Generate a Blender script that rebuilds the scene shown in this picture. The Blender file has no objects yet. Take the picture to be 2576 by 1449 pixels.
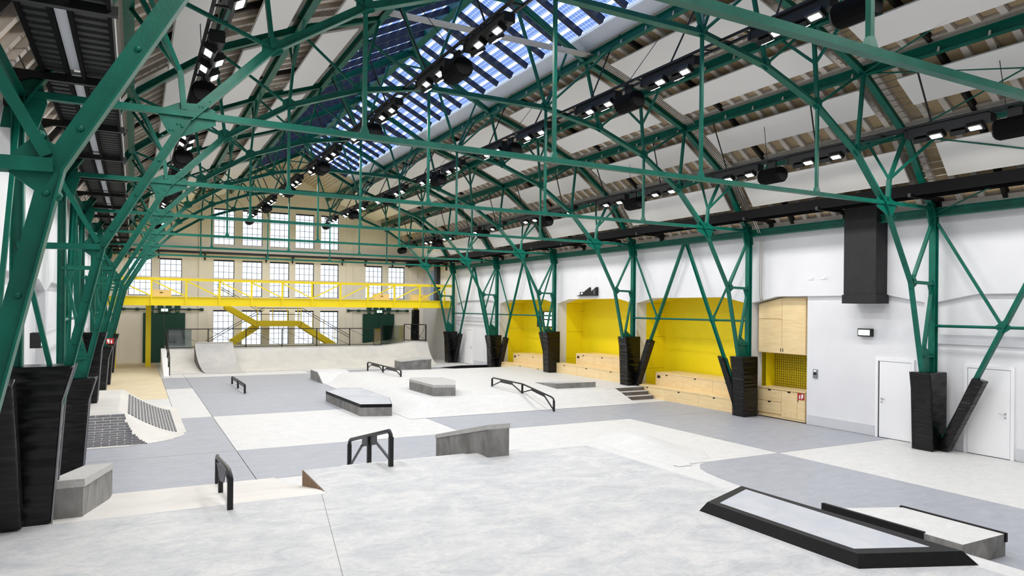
import bpy, math, random
from mathutils import Vector, Matrix
random.seed(7)
SC = bpy.context.scene
COL = SC.collection
PI = math.pi

# ------------------------------------------------------------------ camera
YAW, ROLL, FPX = 0.4922, 0.0100, 1772.262
cd = bpy.data.cameras.new('camera')
cam = bpy.data.objects.new('camera', cd)
COL.objects.link(cam)
cd.sensor_fit = 'HORIZONTAL'
cd.sensor_width = 36.0
cd.lens = FPX / 2576 * 36.0
cd.shift_y = 51.3856 / 2576
cd.clip_start = 0.05
cd.clip_end = 400
_f = Vector((math.sin(YAW), math.cos(YAW), 0))
_r0 = Vector((math.cos(YAW), -math.sin(YAW), 0))
_z = Vector((0, 0, 1))
_r = _r0 * math.cos(ROLL) + _z * math.sin(ROLL)
_u = _z * math.cos(ROLL) - _r0 * math.sin(ROLL)
cam.matrix_world = Matrix(((_r.x, _u.x, -_f.x, -8.1414), (_r.y, _u.y, -_f.y, 0.0), (_r.z, _u.z, -_f.z, 3.40), (0, 0, 0, 1)))
SC.camera = cam

# ------------------------------------------------------------------ world, exposure
w = bpy.data.worlds.new('sky')
SC.world = w
w.use_nodes = True
bg = w.node_tree.nodes['Background']
bg.inputs[0].default_value = (0.86, 0.93, 1.0, 1)
bg.inputs[1].default_value = 1.55
LAMP_W = 37.5
SC.view_settings.view_transform = 'Standard'
SC.view_settings.look = 'None'
SC.view_settings.exposure = 0.0
SC.view_settings.gamma = 1.0
SC.view_settings.use_curve_mapping = False


# ------------------------------------------------------------------ materials
def lin(c):
    return tuple(((v / 255) / 12.92 if v / 255 <= 0.04045 else ((v / 255 + 0.055) / 1.055) ** 2.4) for v in c) + (1,)


MATS = {}


def mat(name, rgb, rough=0.5, metal=0.0, spec=0.5, rgb2=None, scale=2.0, stretch=(1, 1, 1), lo=0.35, hi=0.65, bump=0.0, bscale=40.0, detail=6.0, coat=0.0, bdist=.02, bdetail=3.0, nrough=.62, fine=0.0):
    m = bpy.data.materials.new(name)
    m.use_nodes = True
    nt = m.node_tree
    b = nt.nodes['Principled BSDF']
    b.inputs['Roughness'].default_value = rough
    b.inputs['Metallic'].default_value = metal
    b.inputs['Specular IOR Level'].default_value = spec
    b.inputs['Coat Weight'].default_value = coat
    b.inputs['Base Color'].default_value = lin(rgb)
    L = nt.links
    if rgb2 or bump:
        tc = nt.nodes.new('ShaderNodeTexCoord')
        geo = nt.nodes.new('ShaderNodeNewGeometry')
        mp = nt.nodes.new('ShaderNodeMapping')
        mp.inputs['Scale'].default_value = stretch
        L.new(geo.outputs['Position'], mp.inputs['Vector'])
    if rgb2:
        n = nt.nodes.new('ShaderNodeTexNoise')
        n.inputs['Scale'].default_value = scale
        n.inputs['Detail'].default_value = detail
        n.inputs['Roughness'].default_value = nrough
        n.inputs['Distortion'].default_value = 0.6
        L.new(mp.outputs[0], n.inputs['Vector'])
        r = nt.nodes.new('ShaderNodeValToRGB')
        r.color_ramp.elements[0].position = lo
        r.color_ramp.elements[1].position = hi
        r.color_ramp.elements[0].color = lin(rgb)
        r.color_ramp.elements[1].color = lin(rgb2)
        L.new(n.outputs['Fac'], r.inputs['Fac'])
        outc = r.outputs[0]
        if fine:
            n3 = nt.nodes.new('ShaderNodeTexNoise')
            n3.inputs['Scale'].default_value = 9.0
            n3.inputs['Detail'].default_value = 10
            n3.inputs['Roughness'].default_value = .7
            n3.inputs['Distortion'].default_value = 1.5
            L.new(mp.outputs[0], n3.inputs['Vector'])
            r3 = nt.nodes.new('ShaderNodeValToRGB')
            r3.color_ramp.elements[0].position = .36
            r3.color_ramp.elements[1].position = .58
            r3.color_ramp.elements[0].color = (1 - fine, 1 - fine, 1 - fine * .9, 1)
            r3.color_ramp.elements[1].color = (1, 1, 1, 1)
            L.new(n3.outputs['Fac'], r3.inputs['Fac'])
            mx = nt.nodes.new('ShaderNodeMix')
            mx.data_type = 'RGBA'
            mx.blend_type = 'MULTIPLY'
            mx.inputs[0].default_value = 1.0
            L.new(outc, mx.inputs[6])
            L.new(r3.outputs[0], mx.inputs[7])
            outc = mx.outputs[2]
        L.new(outc, b.inputs['Base Color'])
    if bump:
        n2 = nt.nodes.new('ShaderNodeTexNoise')
        n2.inputs['Scale'].default_value = bscale
        n2.inputs['Detail'].default_value = bdetail
        L.new(mp.outputs[0], n2.inputs['Vector'])
        bp = nt.nodes.new('ShaderNodeBump')
        bp.inputs['Strength'].default_value = bump
        bp.inputs['Distance'].default_value = bdist
        L.new(n2.outputs['Fac'], bp.inputs['Height'])
        L.new(bp.outputs[0], b.inputs['Normal'])
    MATS[name] = m
    return m


def emis(name, rgb, strength):
    m = bpy.data.materials.new(name)
    m.use_nodes = True
    b = m.node_tree.nodes['Principled BSDF']
    b.inputs['Base Color'].default_value = (0.8, 0.8, 0.8, 1)
    b.inputs['Emission Color'].default_value = lin(rgb)
    b.inputs['Emission Strength'].default_value = strength
    MATS[name] = m
    return m


def glassy(name, tint, gloss=0.06, rough=0.05):
    m = bpy.data.materials.new(name)
    m.use_nodes = True
    nt = m.node_tree
    nt.nodes.remove(nt.nodes['Principled BSDF'])
    out = nt.nodes['Material Output']
    t = nt.nodes.new('ShaderNodeBsdfTransparent')
    t.inputs[0].default_value = tint + (1,)
    g = nt.nodes.new('ShaderNodeBsdfGlossy')
    g.inputs['Roughness'].default_value = rough
    mx = nt.nodes.new('ShaderNodeMixShader')
    mx.inputs[0].default_value = gloss
    nt.links.new(t.outputs[0], mx.inputs[1])
    nt.links.new(g.outputs[0], mx.inputs[2])
    nt.links.new(mx.outputs[0], out.inputs[0])
    MATS[name] = m
    return m, nt, t


mat('steel_green', (6, 101, 84), 0.4, spec=0.3, rgb2=(3, 86, 71), scale=3, bump=0.05, bscale=60)
mat('door_green', (8, 66, 54), 0.45)
mat('pad_black', (7, 7, 8), 0.24, spec=0.36, bump=0.75, bscale=2.6, stretch=(0.55, 0.55, 3.4), bdist=.09, bdetail=1.2)
mat('piping', (120, 120, 124), 0.4)
mat('black_metal', (7, 7, 9), 0.5)
mat('speaker_black', (4, 4, 5), 0.85, spec=0.15)
mat('rail_metal', (30, 31, 35), 0.35, metal=0.3)
mat('tray_black', (19, 19, 21), 0.5, bump=0.3, bscale=25)
mat('duct_black', (22, 22, 25), 0.75, rgb2=(32, 31, 34), scale=3, bump=0.4, bscale=90)
mat('white_wall', (229, 229, 232), 0.85, rgb2=(223, 223, 226), scale=0.6)
mat('cream_wall', (251, 246, 236), 0.85, rgb2=(247, 240, 228), scale=0.7)
mat('white_paint', (240, 240, 242), 0.55)
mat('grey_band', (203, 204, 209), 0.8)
mat('conc_white', (217, 216, 214), 0.55, rgb2=(205, 205, 204), scale=2.4, stretch=(1, 1.8, 1), bump=0.03, detail=12, nrough=.74, fine=.10)
mat('conc_grey', (150, 153, 162), 0.5, rgb2=(174, 176, 183), scale=2.2, stretch=(1, 2.0, 1), bump=0.03, lo=.25, hi=.75, detail=12, nrough=.74, fine=.10)
mat('conc_deck', (162, 167, 173), 0.5, rgb2=(205, 204, 203), scale=1.7, stretch=(1, 1.5, 1), bump=0.03, lo=.26, hi=.60, detail=14, nrough=.74, fine=.13)
mat('conc_cream', (221, 217, 211), 0.55, rgb2=(210, 206, 201), scale=1.2, bump=0.02)
mat('conc_corridor', (222, 206, 172), 0.6, rgb2=(212, 195, 162), scale=1.0)
mat('conc_box', (142, 141, 139), 0.7, rgb2=(108, 106, 103), scale=3.0, stretch=(1, 1, .6), bump=0.12, bscale=30)
mat('conc_boxdark', (112, 106, 101), 0.75, rgb2=(84, 78, 73), scale=3.5, bump=0.12, bscale=30)
mat('conc_cap', (190, 189, 186), 0.6, rgb2=(168, 167, 164), scale=14, bump=0.08, bscale=80)
mat('conc_captop', (174, 177, 185), 0.5, rgb2=(192, 194, 199), scale=1.6)
mat('rusty_side', (150, 112, 76), 0.8, rgb2=(112, 96, 82), scale=5, stretch=(1, 1, .5), bump=0.1)
mat('conc_ramp', (196, 193, 188), 0.5, rgb2=(178, 177, 177), scale=1.2)
mat('conc_ramplight', (217, 213, 206), 0.5, rgb2=(203, 200, 195), scale=1.2)
mat('brick_dark', (92, 92, 98), 0.55, rgb2=(112, 112, 118), scale=9, bump=0.1)
mat('edge_black', (9, 9, 12), 0.5, spec=0.2, rgb2=(17, 17, 20), scale=8, bump=0.1)
mat('yellow_steel', (243, 219, 14), 0.4)
mat('yellow_panel', (246, 224, 12), 0.5)
mat('yellow_net', (150, 128, 14), 0.6)
mat('handrail_wood', (226, 196, 120), 0.5)
mat('roof_rib', (216, 207, 197), 0.75, rgb2=(202, 192, 182), scale=4)
mat('roof_tan', (186, 164, 130), 0.95, rgb2=(168, 146, 114), scale=30, bump=0.3, bscale=120)
mat('roof_brown', (98, 82, 66), 0.9)
mat('acoustic_white', (236, 233, 229), 0.8)
mat('fascia_white', (226, 230, 238), 0.7)
mat('navy_bar', (24, 32, 54), 0.45)
mat('plank_cream', (214, 204, 184), 0.8)
mat('pipe_metal', (196, 190, 182), 0.3, metal=0.85)
mat('chrome', (190, 190, 192), 0.25, metal=0.9)
mat('window_frame', (24, 28, 40), 0.45)
mat('dark_gap', (30, 27, 24), 0.8)
mat('bracket_red', (176, 34, 32), 0.5)
mat('sign_white', (244, 244, 244), 0.5)
mat('screen_dark', (14, 16, 22), 0.2)
mat('grey_plate', (120, 126, 134), 0.4)
mat('blue_glass', (150, 180, 226), 0.25)
mat('strip_white', (226, 228, 236), 0.45)
emis('lamp_face', (255, 252, 246), 22.0)
emis('sign_green', (200, 255, 225), 1.1)
emis('screen_light', (214, 232, 250), 0.9)
glassy('window_glass', (0.97, 0.98, 1.0), 0.04)
glassy('guard_glass', (0.52, 0.6, 0.6), 0.16, 0.04)


def wood(name, c1, c2, dark):
    m = mat(name, c1, 0.5)
    nt = m.node_tree
    L = nt.links
    b = nt.nodes['Principled BSDF']
    geo = nt.nodes.new('ShaderNodeNewGeometry')
    mp = nt.nodes.new('ShaderNodeMapping')
    mp.inputs['Scale'].default_value = (6, 0.7, 6)
    L.new(geo.outputs['Position'], mp.inputs['Vector'])
    n = nt.nodes.new('ShaderNodeTexNoise')
    n.inputs['Scale'].default_value = 2.2
    n.inputs['Detail'].default_value = 6
    n.inputs['Distortion'].default_value = 1.2
    L.new(mp.outputs[0], n.inputs['Vector'])
    r = nt.nodes.new('ShaderNodeValToRGB')
    r.color_ramp.elements[0].position = .35
    r.color_ramp.elements[1].position = .7
    r.color_ramp.elements[0].color = lin(c1)
    r.color_ramp.elements[1].color = lin(c2)
    L.new(n.outputs['Fac'], r.inputs['Fac'])
    v = nt.nodes.new('ShaderNodeTexVoronoi')
    v.inputs['Scale'].default_value = 3.3
    L.new(geo.outputs['Position'], v.inputs['Vector'])
    k = nt.nodes.new('ShaderNodeValToRGB')
    k.color_ramp.elements[0].position = .03
    k.color_ramp.elements[1].position = .075
    k.color_ramp.elements[0].color = lin(dark)
    k.color_ramp.elements[1].color = (1, 1, 1, 1)
    L.new(v.outputs['Distance'], k.inputs['Fac'])
    mx = nt.nodes.new('ShaderNodeMix')
    mx.data_type = 'RGBA'
    mx.blend_type = 'MULTIPLY'
    mx.inputs[0].default_value = .8
    L.new(r.outputs[0], mx.inputs[6])
    L.new(k.outputs[0], mx.inputs[7])
    L.new(mx.outputs[2], b.inputs['Base Color'])
    return m


wood('spruce', (241, 217, 168), (231, 200, 147), (176, 122, 74))


def chevron():
    m = mat('yellow_chevron', (246, 224, 12), 0.5)
    nt = m.node_tree
    L = nt.links
    b = nt.nodes['Principled BSDF']
    geo = nt.nodes.new('ShaderNodeNewGeometry')
    s = nt.nodes.new('ShaderNodeSeparateXYZ')
    L.new(geo.outputs['Position'], s.inputs[0])

    def mth(op, a, bb=None):
        n = nt.nodes.new('ShaderNodeMath')
        n.operation = op
        for i, x in enumerate((a, bb)):
            if x is None:
                continue
            if isinstance(x, (int, float)):
                n.inputs[i].default_value = x
            else:
                L.new(x, n.inputs[i])
        return n.outputs[0]
    t = mth('PINGPONG', mth('ADD', s.outputs[1], 100.0), 0.62)
    q = mth('ADD', s.outputs[2], mth('MULTIPLY', t, 0.95))
    fr = mth('FRACT', mth('MULTIPLY', q, 1 / 0.11))
    line = mth('LESS_THAN', fr, 0.13)
    bp = nt.nodes.new('ShaderNodeBump')
    bp.inputs['Strength'].default_value = 0.6
    bp.inputs['Distance'].default_value = 0.01
    L.new(mth('SUBTRACT', 1.0, line), bp.inputs['Height'])
    L.new(bp.outputs[0], b.inputs['Normal'])
    mx = nt.nodes.new('ShaderNodeMix')
    mx.data_type = 'RGBA'
    mx.inputs[6].default_value = lin((246, 224, 12))
    mx.inputs[7].default_value = lin((226, 200, 8))
    L.new(line, mx.inputs[0])
    L.new(mx.outputs[2], b.inputs['Base Color'])


chevron()


def pv_glass():
    m, nt, t = glassy('solar_glass', (1, 1, 1), 0.03)
    L = nt.links
    tc = nt.nodes.new('ShaderNodeTexCoord')
    s = nt.nodes.new('ShaderNodeSeparateXYZ')
    L.new(tc.outputs['Object'], s.inputs[0])

    def mth(op, a, bb):
        n = nt.nodes.new('ShaderNodeMath')
        n.operation = op
        for i, x in enumerate((a, bb)):
            if isinstance(x, (int, float)):
                n.inputs[i].default_value = x
            else:
                L.new(x, n.inputs[i])
        return n.outputs[0]

    def line(o, period, width):
        return mth('LESS_THAN', mth('FRACT', mth('MULTIPLY', o, 1 / period), 0), width / period)
    a = line(s.outputs[0], 0.125, 0.022)
    c = line(s.outputs[1], 0.36, 0.10)
    d = line(s.outputs[1], 0.12, 0.022)
    al = mth('MAXIMUM', mth('MULTIPLY', mth('MAXIMUM', a, d), .55), c)
    mx = nt.nodes.new('ShaderNodeMix')
    mx.data_type = 'RGBA'
    mx.inputs[6].default_value = (0.40, 0.50, 0.76, 1)
    mx.inputs[7].default_value = (0.92, 0.96, 1.0, 1)
    L.new(al, mx.inputs[0])
    L.new(mx.outputs[2], t.inputs[0])


pv_glass()
M = MATS


# ------------------------------------------------------------------ mesh helpers
class MB:
    def __init__(s):
        s.v, s.f, s.m = [], [], []

    def add(s, vs, fs, mi=0):
        o = len(s.v)
        s.v += [tuple(p) for p in vs]
        s.f += [tuple(i + o for i in f) for f in fs]
        s.m += [mi] * len(fs)
        return s

    def box(s, x0, x1, y0, y1, z0, z1, mi=0):
        return s.add([(x0, y0, z0), (x1, y0, z0), (x1, y1, z0), (x0, y1, z0), (x0, y0, z1), (x1, y0, z1), (x1, y1, z1), (x0, y1, z1)],
                     [(0, 3, 2, 1), (4, 5, 6, 7), (0, 1, 5, 4), (1, 2, 6, 5), (2, 3, 7, 6), (3, 0, 4, 7)], mi)

    def hexa(s, b, t, mi=0):                      # bottom 4 + top 4 corners
        return s.add(list(b) + list(t), [(3, 2, 1, 0), (4, 5, 6, 7), (0, 1, 5, 4), (1, 2, 6, 5), (2, 3, 7, 6), (3, 0, 4, 7)], mi)

    def ext(s, poly, d, mi=0):                    # planar polygon (3d points) extruded by vector d
        n = len(poly)
        d = Vector(d)
        a = [Vector(p) for p in poly]
        vs = a + [p + d for p in a]
        return s.add(vs, [tuple(range(n - 1, -1, -1)), tuple(range(n, 2 * n))] + [(i, (i + 1) % n, n + (i + 1) % n, n + i) for i in range(n)], mi)

    def bar(s, p0, p1, wa, wb, up=(0, 1, 0), mi=0, prof=None):
        p0, p1 = Vector(p0), Vector(p1)
        d = (p1 - p0).normalized()
        a = Vector(up)
        a = (a - d * a.dot(d))
        if a.length < 1e-5:
            a = d.orthogonal()
        a.normalize()
        b = d.cross(a)
        if prof is None:
            prof = [(-wa / 2, -wb / 2), (wa / 2, -wb / 2), (wa / 2, wb / 2), (-wa / 2, wb / 2)]
        q = [p0 + a * x + b * y for x, y in prof]
        return s.ext(q, p1 - p0, mi)

    def tee(s, p0, p1, fw, fd, t, up, inner, mi=0):   # flange width fw along up, web depth fd, flange on 'inner' side
        p0, p1 = Vector(p0), Vector(p1)
        d = (p1 - p0).normalized()
        a = Vector(up)
        b = d.cross(a)
        if b.dot(Vector(inner)) < 0:
            a = -a
            b = -b
        h = fd / 2
        prof = [(-t, -h), (t, -h), (t, h - t), (fw / 2, h - t), (fw / 2, h), (-fw / 2, h), (-fw / 2, h - t), (-t, h - t)]
        return s.bar(p0, p1, 0, 0, a, mi, prof)

    def tube(s, pts, r, n=8, mi=0, close=False):
        pts = [Vector(p) for p in pts]
        k = len(pts)
        prev = None
        rings = []
        for i, p in enumerate(pts):
            t = (pts[min(i + 1, k - 1)] - pts[max(i - 1, 0)]).normalized()
            a = prev - t * prev.dot(t) if prev else t.orthogonal()
            if a.length < 1e-6:
                a = t.orthogonal()
            a.normalize()
            prev = a
            b = t.cross(a)
            rings.append([p + (a * math.cos(2 * PI * j / n) + b * math.sin(2 * PI * j / n)) * r for j in range(n)])
        vs = [q for rg in rings for q in rg]
        fs = [(i * n + j, i * n + (j + 1) % n, (i + 1) * n + (j + 1) % n, (i + 1) * n + j) for i in range(k - 1) for j in range(n)]
        fs += [tuple(range(n - 1, -1, -1)), tuple((k - 1) * n + j for j in range(n))]
        return s.add(vs, fs, mi)

    def dome(s, c, nrm, r, mi=0, n=8):
        c = Vector(c)
        nrm = Vector(nrm).normalized()
        a = nrm.orthogonal().normalized()
        b = nrm.cross(a)
        vs = []
        for k, (rr, h) in enumerate(((1, 0), (.75, .5))):
            vs += [c + (a * math.cos(2 * PI * j / n) + b * math.sin(2 * PI * j / n)) * r * rr + nrm * r * h for j in range(n)]
        vs.append(c + nrm * r * .75)
        fs = [(j, (j + 1) % n, n + (j + 1) % n, n + j) for j in range(n)] + [(n + j, n + (j + 1) % n, 2 * n) for j in range(n)]
        return s.add(vs, fs, mi)

    def data(s, name, mats, smooth=False):
        me = bpy.data.meshes.new(name)
        me.from_pydata(s.v, [], s.f)
        ms = mats if isinstance(mats, (list, tuple)) else [mats]
        for m in ms:
            me.materials.append(M[m])
        if len(ms) > 1:
            me.polygons.foreach_set('material_index', s.m)
        if smooth:
            me.polygons.foreach_set('use_smooth', [True] * len(me.polygons))
        me.update()
        return me

    def build(s, name, mats, parent=None, loc=None, smooth=False):
        return put(name, s.data(name, mats, smooth), parent, loc)


def put(name, me, parent=None, loc=None):
    o = bpy.data.objects.new(name, me)
    COL.objects.link(o)
    if loc is not None:
        o.location = loc
    if parent is not None:
        o.parent = parent
    return o


def empty(name, loc=(0, 0, 0)):
    o = bpy.data.objects.new(name, None)
    COL.objects.link(o)
    o.location = loc
    o.empty_display_size = .1
    return o


def tag(o, label=None, cat=None, group=None, kind=None):
    if label:
        o['label'] = label
    if cat:
        o['category'] = cat
    if group:
        o['group'] = group
    if kind:
        o['kind'] = kind
    return o


def struct(o, label, cat=None):
    return tag(o, label, cat, None, 'structure')


def thing(name, label, cat, loc=(0, 0, 0), group=None):
    return tag(empty(name, loc), label, cat, group)


def copy_tree(o, loc=None, parent=None):
    c = o.copy()
    COL.objects.link(c)
    c.parent = parent
    if loc is not None:
        c.location = loc
    for ch in o.children:
        copy_tree(ch, None, c)
    return c


def MBox(*a):
    return MB().box(*a)


ORD = ['nearest', 'second', 'third', 'fourth', 'fifth', 'sixth', 'seventh', 'eighth']
FY = [4.5186 + 6 * i for i in range(7)]          # roof frames
HW = 9.4158                                       # column line
WX = 9.70                                         # wall face
YN, YF = -8.0, 46.5                               # hall ends

# ------------------------------------------------------------------ floor
floor = struct(MBox(-10.2, 11.6, YN, YF + .3, -.4, -.03).build('floor', 'conc_grey'), 'concrete skatepark floor laid in large pale and blue-grey slabs', 'floor')
SLABS = [(-9.7, -6, 14.45, 17.6, 'g'), (-9.7, -6, 17.6, 23.3, 'g'), (-9.7, -7, 23.3, 28.4, 'w'), (-7, -6, 23.3, 31.6, 'w'),
         (-9.7, -7, 28.4, 46.5, 'c'), (-7, -6, 31.6, 36.4, 'g'), (-7, -6, 36.4, 46.5, 'w'),
         (-6, -.2, 14.45, 17.6, 'g'), (-6, -.2, 17.6, 23.3, 'w'), (-6, -.2, 23.3, 29.6, 'g'), (-6, -.2, 29.6, 36.4, 'g'), (-6, -.2, 36.4, 46.5, 'w'),
         (-9.7, -.2, -8, 14.45, 'w'), (-.2, 5.5, 11.85, 17.6, 'w'), (-.2, 5.5, 17.6, 20.45, 'g'), (-.2, 5.5, 20.45, 33, 'w'),
         (-.2, 5.5, 33, 37.6, 'g'), (-.2, 5.5, 37.6, 46.5, 'w'),
         (5.5, 9.75, -8, 11.85, 'w'), (5.5, 9.75, 11.85, 17.6, 'g'), (5.5, 9.75, 17.6, 20.45, 'g'), (5.5, 9.75, 20.45, 33, 'w'), (5.5, 9.75, 33, 37.6, 'g'),
         (5.5, 9.75, 37.6, 46.5, 'w')]
for x0, x1, y0, y1, c in SLABS:
    g = .008
    MBox(x0 + g, x1 - g, y0 + g, y1 - g, -.05, 0).build('floor_slab', {'g': 'conc_grey', 'w': 'conc_white', 'c': 'conc_corridor'}[c], floor)

MBox(-.19, 3.2, -8, 11.842, -.05, -.006).build('floor_slab', 'conc_white', floor)
CURVE = [(3.15, 11.842), (2.86, 11.7), (2.64, 11.45), (2.48, 11.1), (2.36, 10.6), (2.28, 10.0), (2.24, 9.2), (2.22, 7.5), (2.22, -8)]
MB().ext([(x, y, -.05) for x, y in CURVE] + [(5.492, -8, -.05), (5.492, 11.842, -.05)], (0, 0, .05)).build('floor_slab', 'conc_grey', floor)

# ------------------------------------------------------------------ right wall with recessed bays
wr = empty('wall_right')
struct(wr, 'white right wall with shallow arched bays between the green columns', 'wall')
LZ, LZ2 = 3.66, 3.86
up = MB()
up.box(WX, WX + .5, YN, YF + .3, 5.6, 6.6)
PIER = [(y + .13, y + .39) for y in [FY[0] - 6] + FY]
for a, b in PIER:
    up.box(WX, WX + .5, a, b, 0, LZ)
OPEN = [(PIER[i][1], PIER[i + 1][0]) for i in range(len(PIER) - 1)]
for a, b in OPEN:
    ya, yb = a + 1.0, b - 1.0
    up.ext([(WX, a - .26, LZ), (WX, a, LZ), (WX, ya, LZ2), (WX, yb, LZ2), (WX, b, LZ), (WX, b, 5.6), (WX, a - .26, 5.6)], (.5, 0, 0))
up.box(WX, WX + .5, PIER[-1][0], PIER[-1][1], LZ, 5.6)
up.box(WX, WX + .5, PIER[-1][1], YF + .3, 0, 5.6)
up.box(WX, WX + .5, YN, PIER[0][0], 0, 5.6)
up.build('wall_face', 'white_wall', wr)
# plain white recess backs: near bay, second bay, last bay
for i, (a, b) in enumerate(OPEN):
    if i in (3, 4, 5):
        continue
    back = WX + (.10 if i < 3 else .12)
    MBox(back, back + .3, a - .02, b + .02 if i != 2 else 14.55, 0, 3.95).build('recess_back', 'white_wall', wr)
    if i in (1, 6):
        MBox(back - .05, back + .01, a, b, 2.62, 2.86).build('grey_ledge', 'grey_band', wr)  # plain grey strip set across the recess back
MBox(WX + 1.6, WX + 1.75, YN, YF, -.1, 6.0).build('outer_skin', 'white_wall', wr)


def bband(name, segs, x0, x1):
    m = empty(name)
    struct(m, 'pale grey painted plinth band at the foot of the white right wall', 'baseboard')
    for a, b in segs:
        MBox(x0, x1, a, b, 0.0, .29).build('band_length', 'grey_band', m)


bband('baseboard_right', [(12.32, 14.5), (10.62, 11.18), (10.0, 10.15), (7.2, 8.78), (36.0, 38.2), (39.7, 40.5)], WX + .075, WX + .11)

# niche interiors with yellow lining
for i in (3, 4, 5):
    a, b = OPEN[i]
    n = empty('niche_lining')
    tag(n, 'yellow timber lining inside the %s lined wall bay' % {3: 'widest nearest', 4: 'middle', 5: 'farthest'}[i], 'wall lining', 'yellow lined bays', 'structure')
    x1, x2 = WX + .5, WX + 1.45
    MBox(x2, x2 + .08, a, b, 0, 3.95).build('back_panel', 'yellow_chevron', n)
    for z0, z1 in ((0, 1.02), (1.03, 2.3), (2.31, 3.3), (3.31, 3.66)):
        MBox(x1, x2, b, b + .06, z0, z1).build('side_panel', 'yellow_panel', n)
        MBox(x1, x2, a - .06, a, z0, z1).build('side_panel', 'yellow_panel', n)
    MB().ext([(x1, a - .06, LZ - .005), (x1, a + 1, LZ2 - .005), (x1, b - 1, LZ2 - .005), (x1, b + .06, LZ - .005), (x1, b + .06, 4.02), (x1, a - .06, 4.02)], (1.05, 0, 0)).build('soffit', 'yellow_panel', n)

# ------------------------------------------------------------------ left wall, near wall
wl = empty('wall_left')
struct(wl, 'white left wall behind the row of green legs', 'wall')
lw = MB()
lw.box(-WX - .5, -WX, YN, YF + .3, 5.6, 6.6)
for a, b in PIER:
    lw.box(-WX - .5, -WX, a, b, 0, LZ)
for a, b in OPEN:
    lw.ext([(-WX - .5, a - .26, LZ), (-WX - .5, a, LZ), (-WX - .5, a + 1, LZ2), (-WX - .5, b - 1, LZ2), (-WX - .5, b, LZ), (-WX - .5, b, 5.6), (-WX - .5, a - .26, 5.6)], (.5, 0, 0))
lw.box(-WX - .5, -WX, PIER[-1][0], YF + .3, 0, 5.6)
lw.box(-WX - .5, -WX, YN, PIER[0][0], 0, 5.6)
lw.build('wall_face', 'white_wall', wl)
MBox(-WX - .6, -WX - .14, YN, YF, -.1, 6.0).build('recess_back', 'white_wall', wl)
struct(MBox(-10.3, 11.3, YN - .4, YN, -.1, 13).build('wall_near', 'white_wall'), 'white end wall behind the viewer', 'wall')

# ------------------------------------------------------------------ far gable wall with windows
WIN = []
for c in (-3.3, -1.65, 0, 1.57, 3.18):
    for z0, z1 in ((.95, 3.12), (3.95, 6.21), (7.14, 9.37)):
        WIN.append((c - .6, c + .6, z0, z1))
for c in (-7.86, -6.24, 6.18, 7.78):
    WIN.append((c - .6, c + .6, 3.97, 6.19))
xs = sorted(set([-10.2, 10.2] + [v for q in WIN for v in q[:2]]))
zs = sorted(set([-.1, 9.6] + [v for q in WIN for v in q[2:]]))
fw = MB()
for i in range(len(xs) - 1):
    for j in range(len(zs) - 1):
        xc, zc = (xs[i] + xs[i + 1]) / 2, (zs[j] + zs[j + 1]) / 2
        if any(q[0] < xc < q[1] and q[2] < zc < q[3] for q in WIN):
            continue
        fw.box(xs[i], xs[i + 1], YF, YF + .45, zs[j], zs[j + 1])
fw.ext([(-10.2, YF, 9.6), (10.2, YF, 9.6), (6.5, YF, 10.2), (3, YF, 11.4), (0, YF, 13.0), (-3, YF, 11.4), (-6.5, YF, 10.2)], (0, .45, 0))
wf = empty('wall_far')
struct(wf, 'cream gable end wall pierced by rows of tall industrial windows', 'wall')
fw.build('wall_face', 'cream_wall', wf)
for x in (-9.05, -4.5, 4.45, 9.0):
    MBox(x - .22, x + .22, YF - .1, YF, 0, 9.4).build('pilaster', 'cream_wall', wf)
for z in (6.3,):
    MBox(-4.2, 4.2, YF - .06, YF, z + .25, z + .5).build('string_course', 'cream_wall', wf)

pane_cache = {}
for k, (x0, x1, z0, z1) in enumerate(WIN):
    row = 'bottom' if z0 < 2 else ('middle' if z0 < 5 else 'top')
    if k >= 15:
        side = ['outermost left', 'inner left', 'inner right', 'outermost right'][k - 15]
        lab = 'gridded industrial window, %s of the four flanking windows above the walkway' % side
    else:
        lab = 'gridded industrial window, %s row of the gable, %s from the left' % (row, ['first', 'second', 'third', 'fourth', 'fifth'][k // 3])
    wi = empty('window_%d' % (k + 1), (x0, YF + .18, z0))
    struct(wi, lab, 'window')
    W_, H_ = x1 - x0, z1 - z0
    fr = MB()
    t = .035
    fr.box(0, W_, 0, .06, H_ - .09, H_)
    fr.box(0, W_, 0, .06, 0, t)
    fr.box(0, t, 0, .06, 0, H_)
    fr.box(W_ - t, W_, 0, .06, 0, H_)
    key = (round(W_, 3), round(H_, 3))
    fr.build('window_frame', 'window_frame', wi)
    nr = 6
    for c in range(1, 4):
        MBox(W_ * c / 4 - .011, W_ * c / 4 + .011, .01, .05, t, H_ - .09).build('mullion', 'window_frame', wi)
    for r in range(1, nr):
        MBox(t, W_ - t, .012, .048, H_ * r / nr - .011, H_ * r / nr + .011).build('glazing_bar', 'window_frame', wi)
    if key not in pane_cache:
        pane_cache[key] = MBox(.012, W_ / 4 - .012, .026, .034, .012, H_ / nr - .012).data('pane', 'window_glass')
    for c in range(4):
        for r in range(nr):
            put('pane', pane_cache[key], wi, (W_ * c / 4, 0, H_ * r / nr))
    MBox(-.02, W_ + .02, -.17, .02, -.05, 0).build('window_sill', 'cream_wall', wi)

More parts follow.
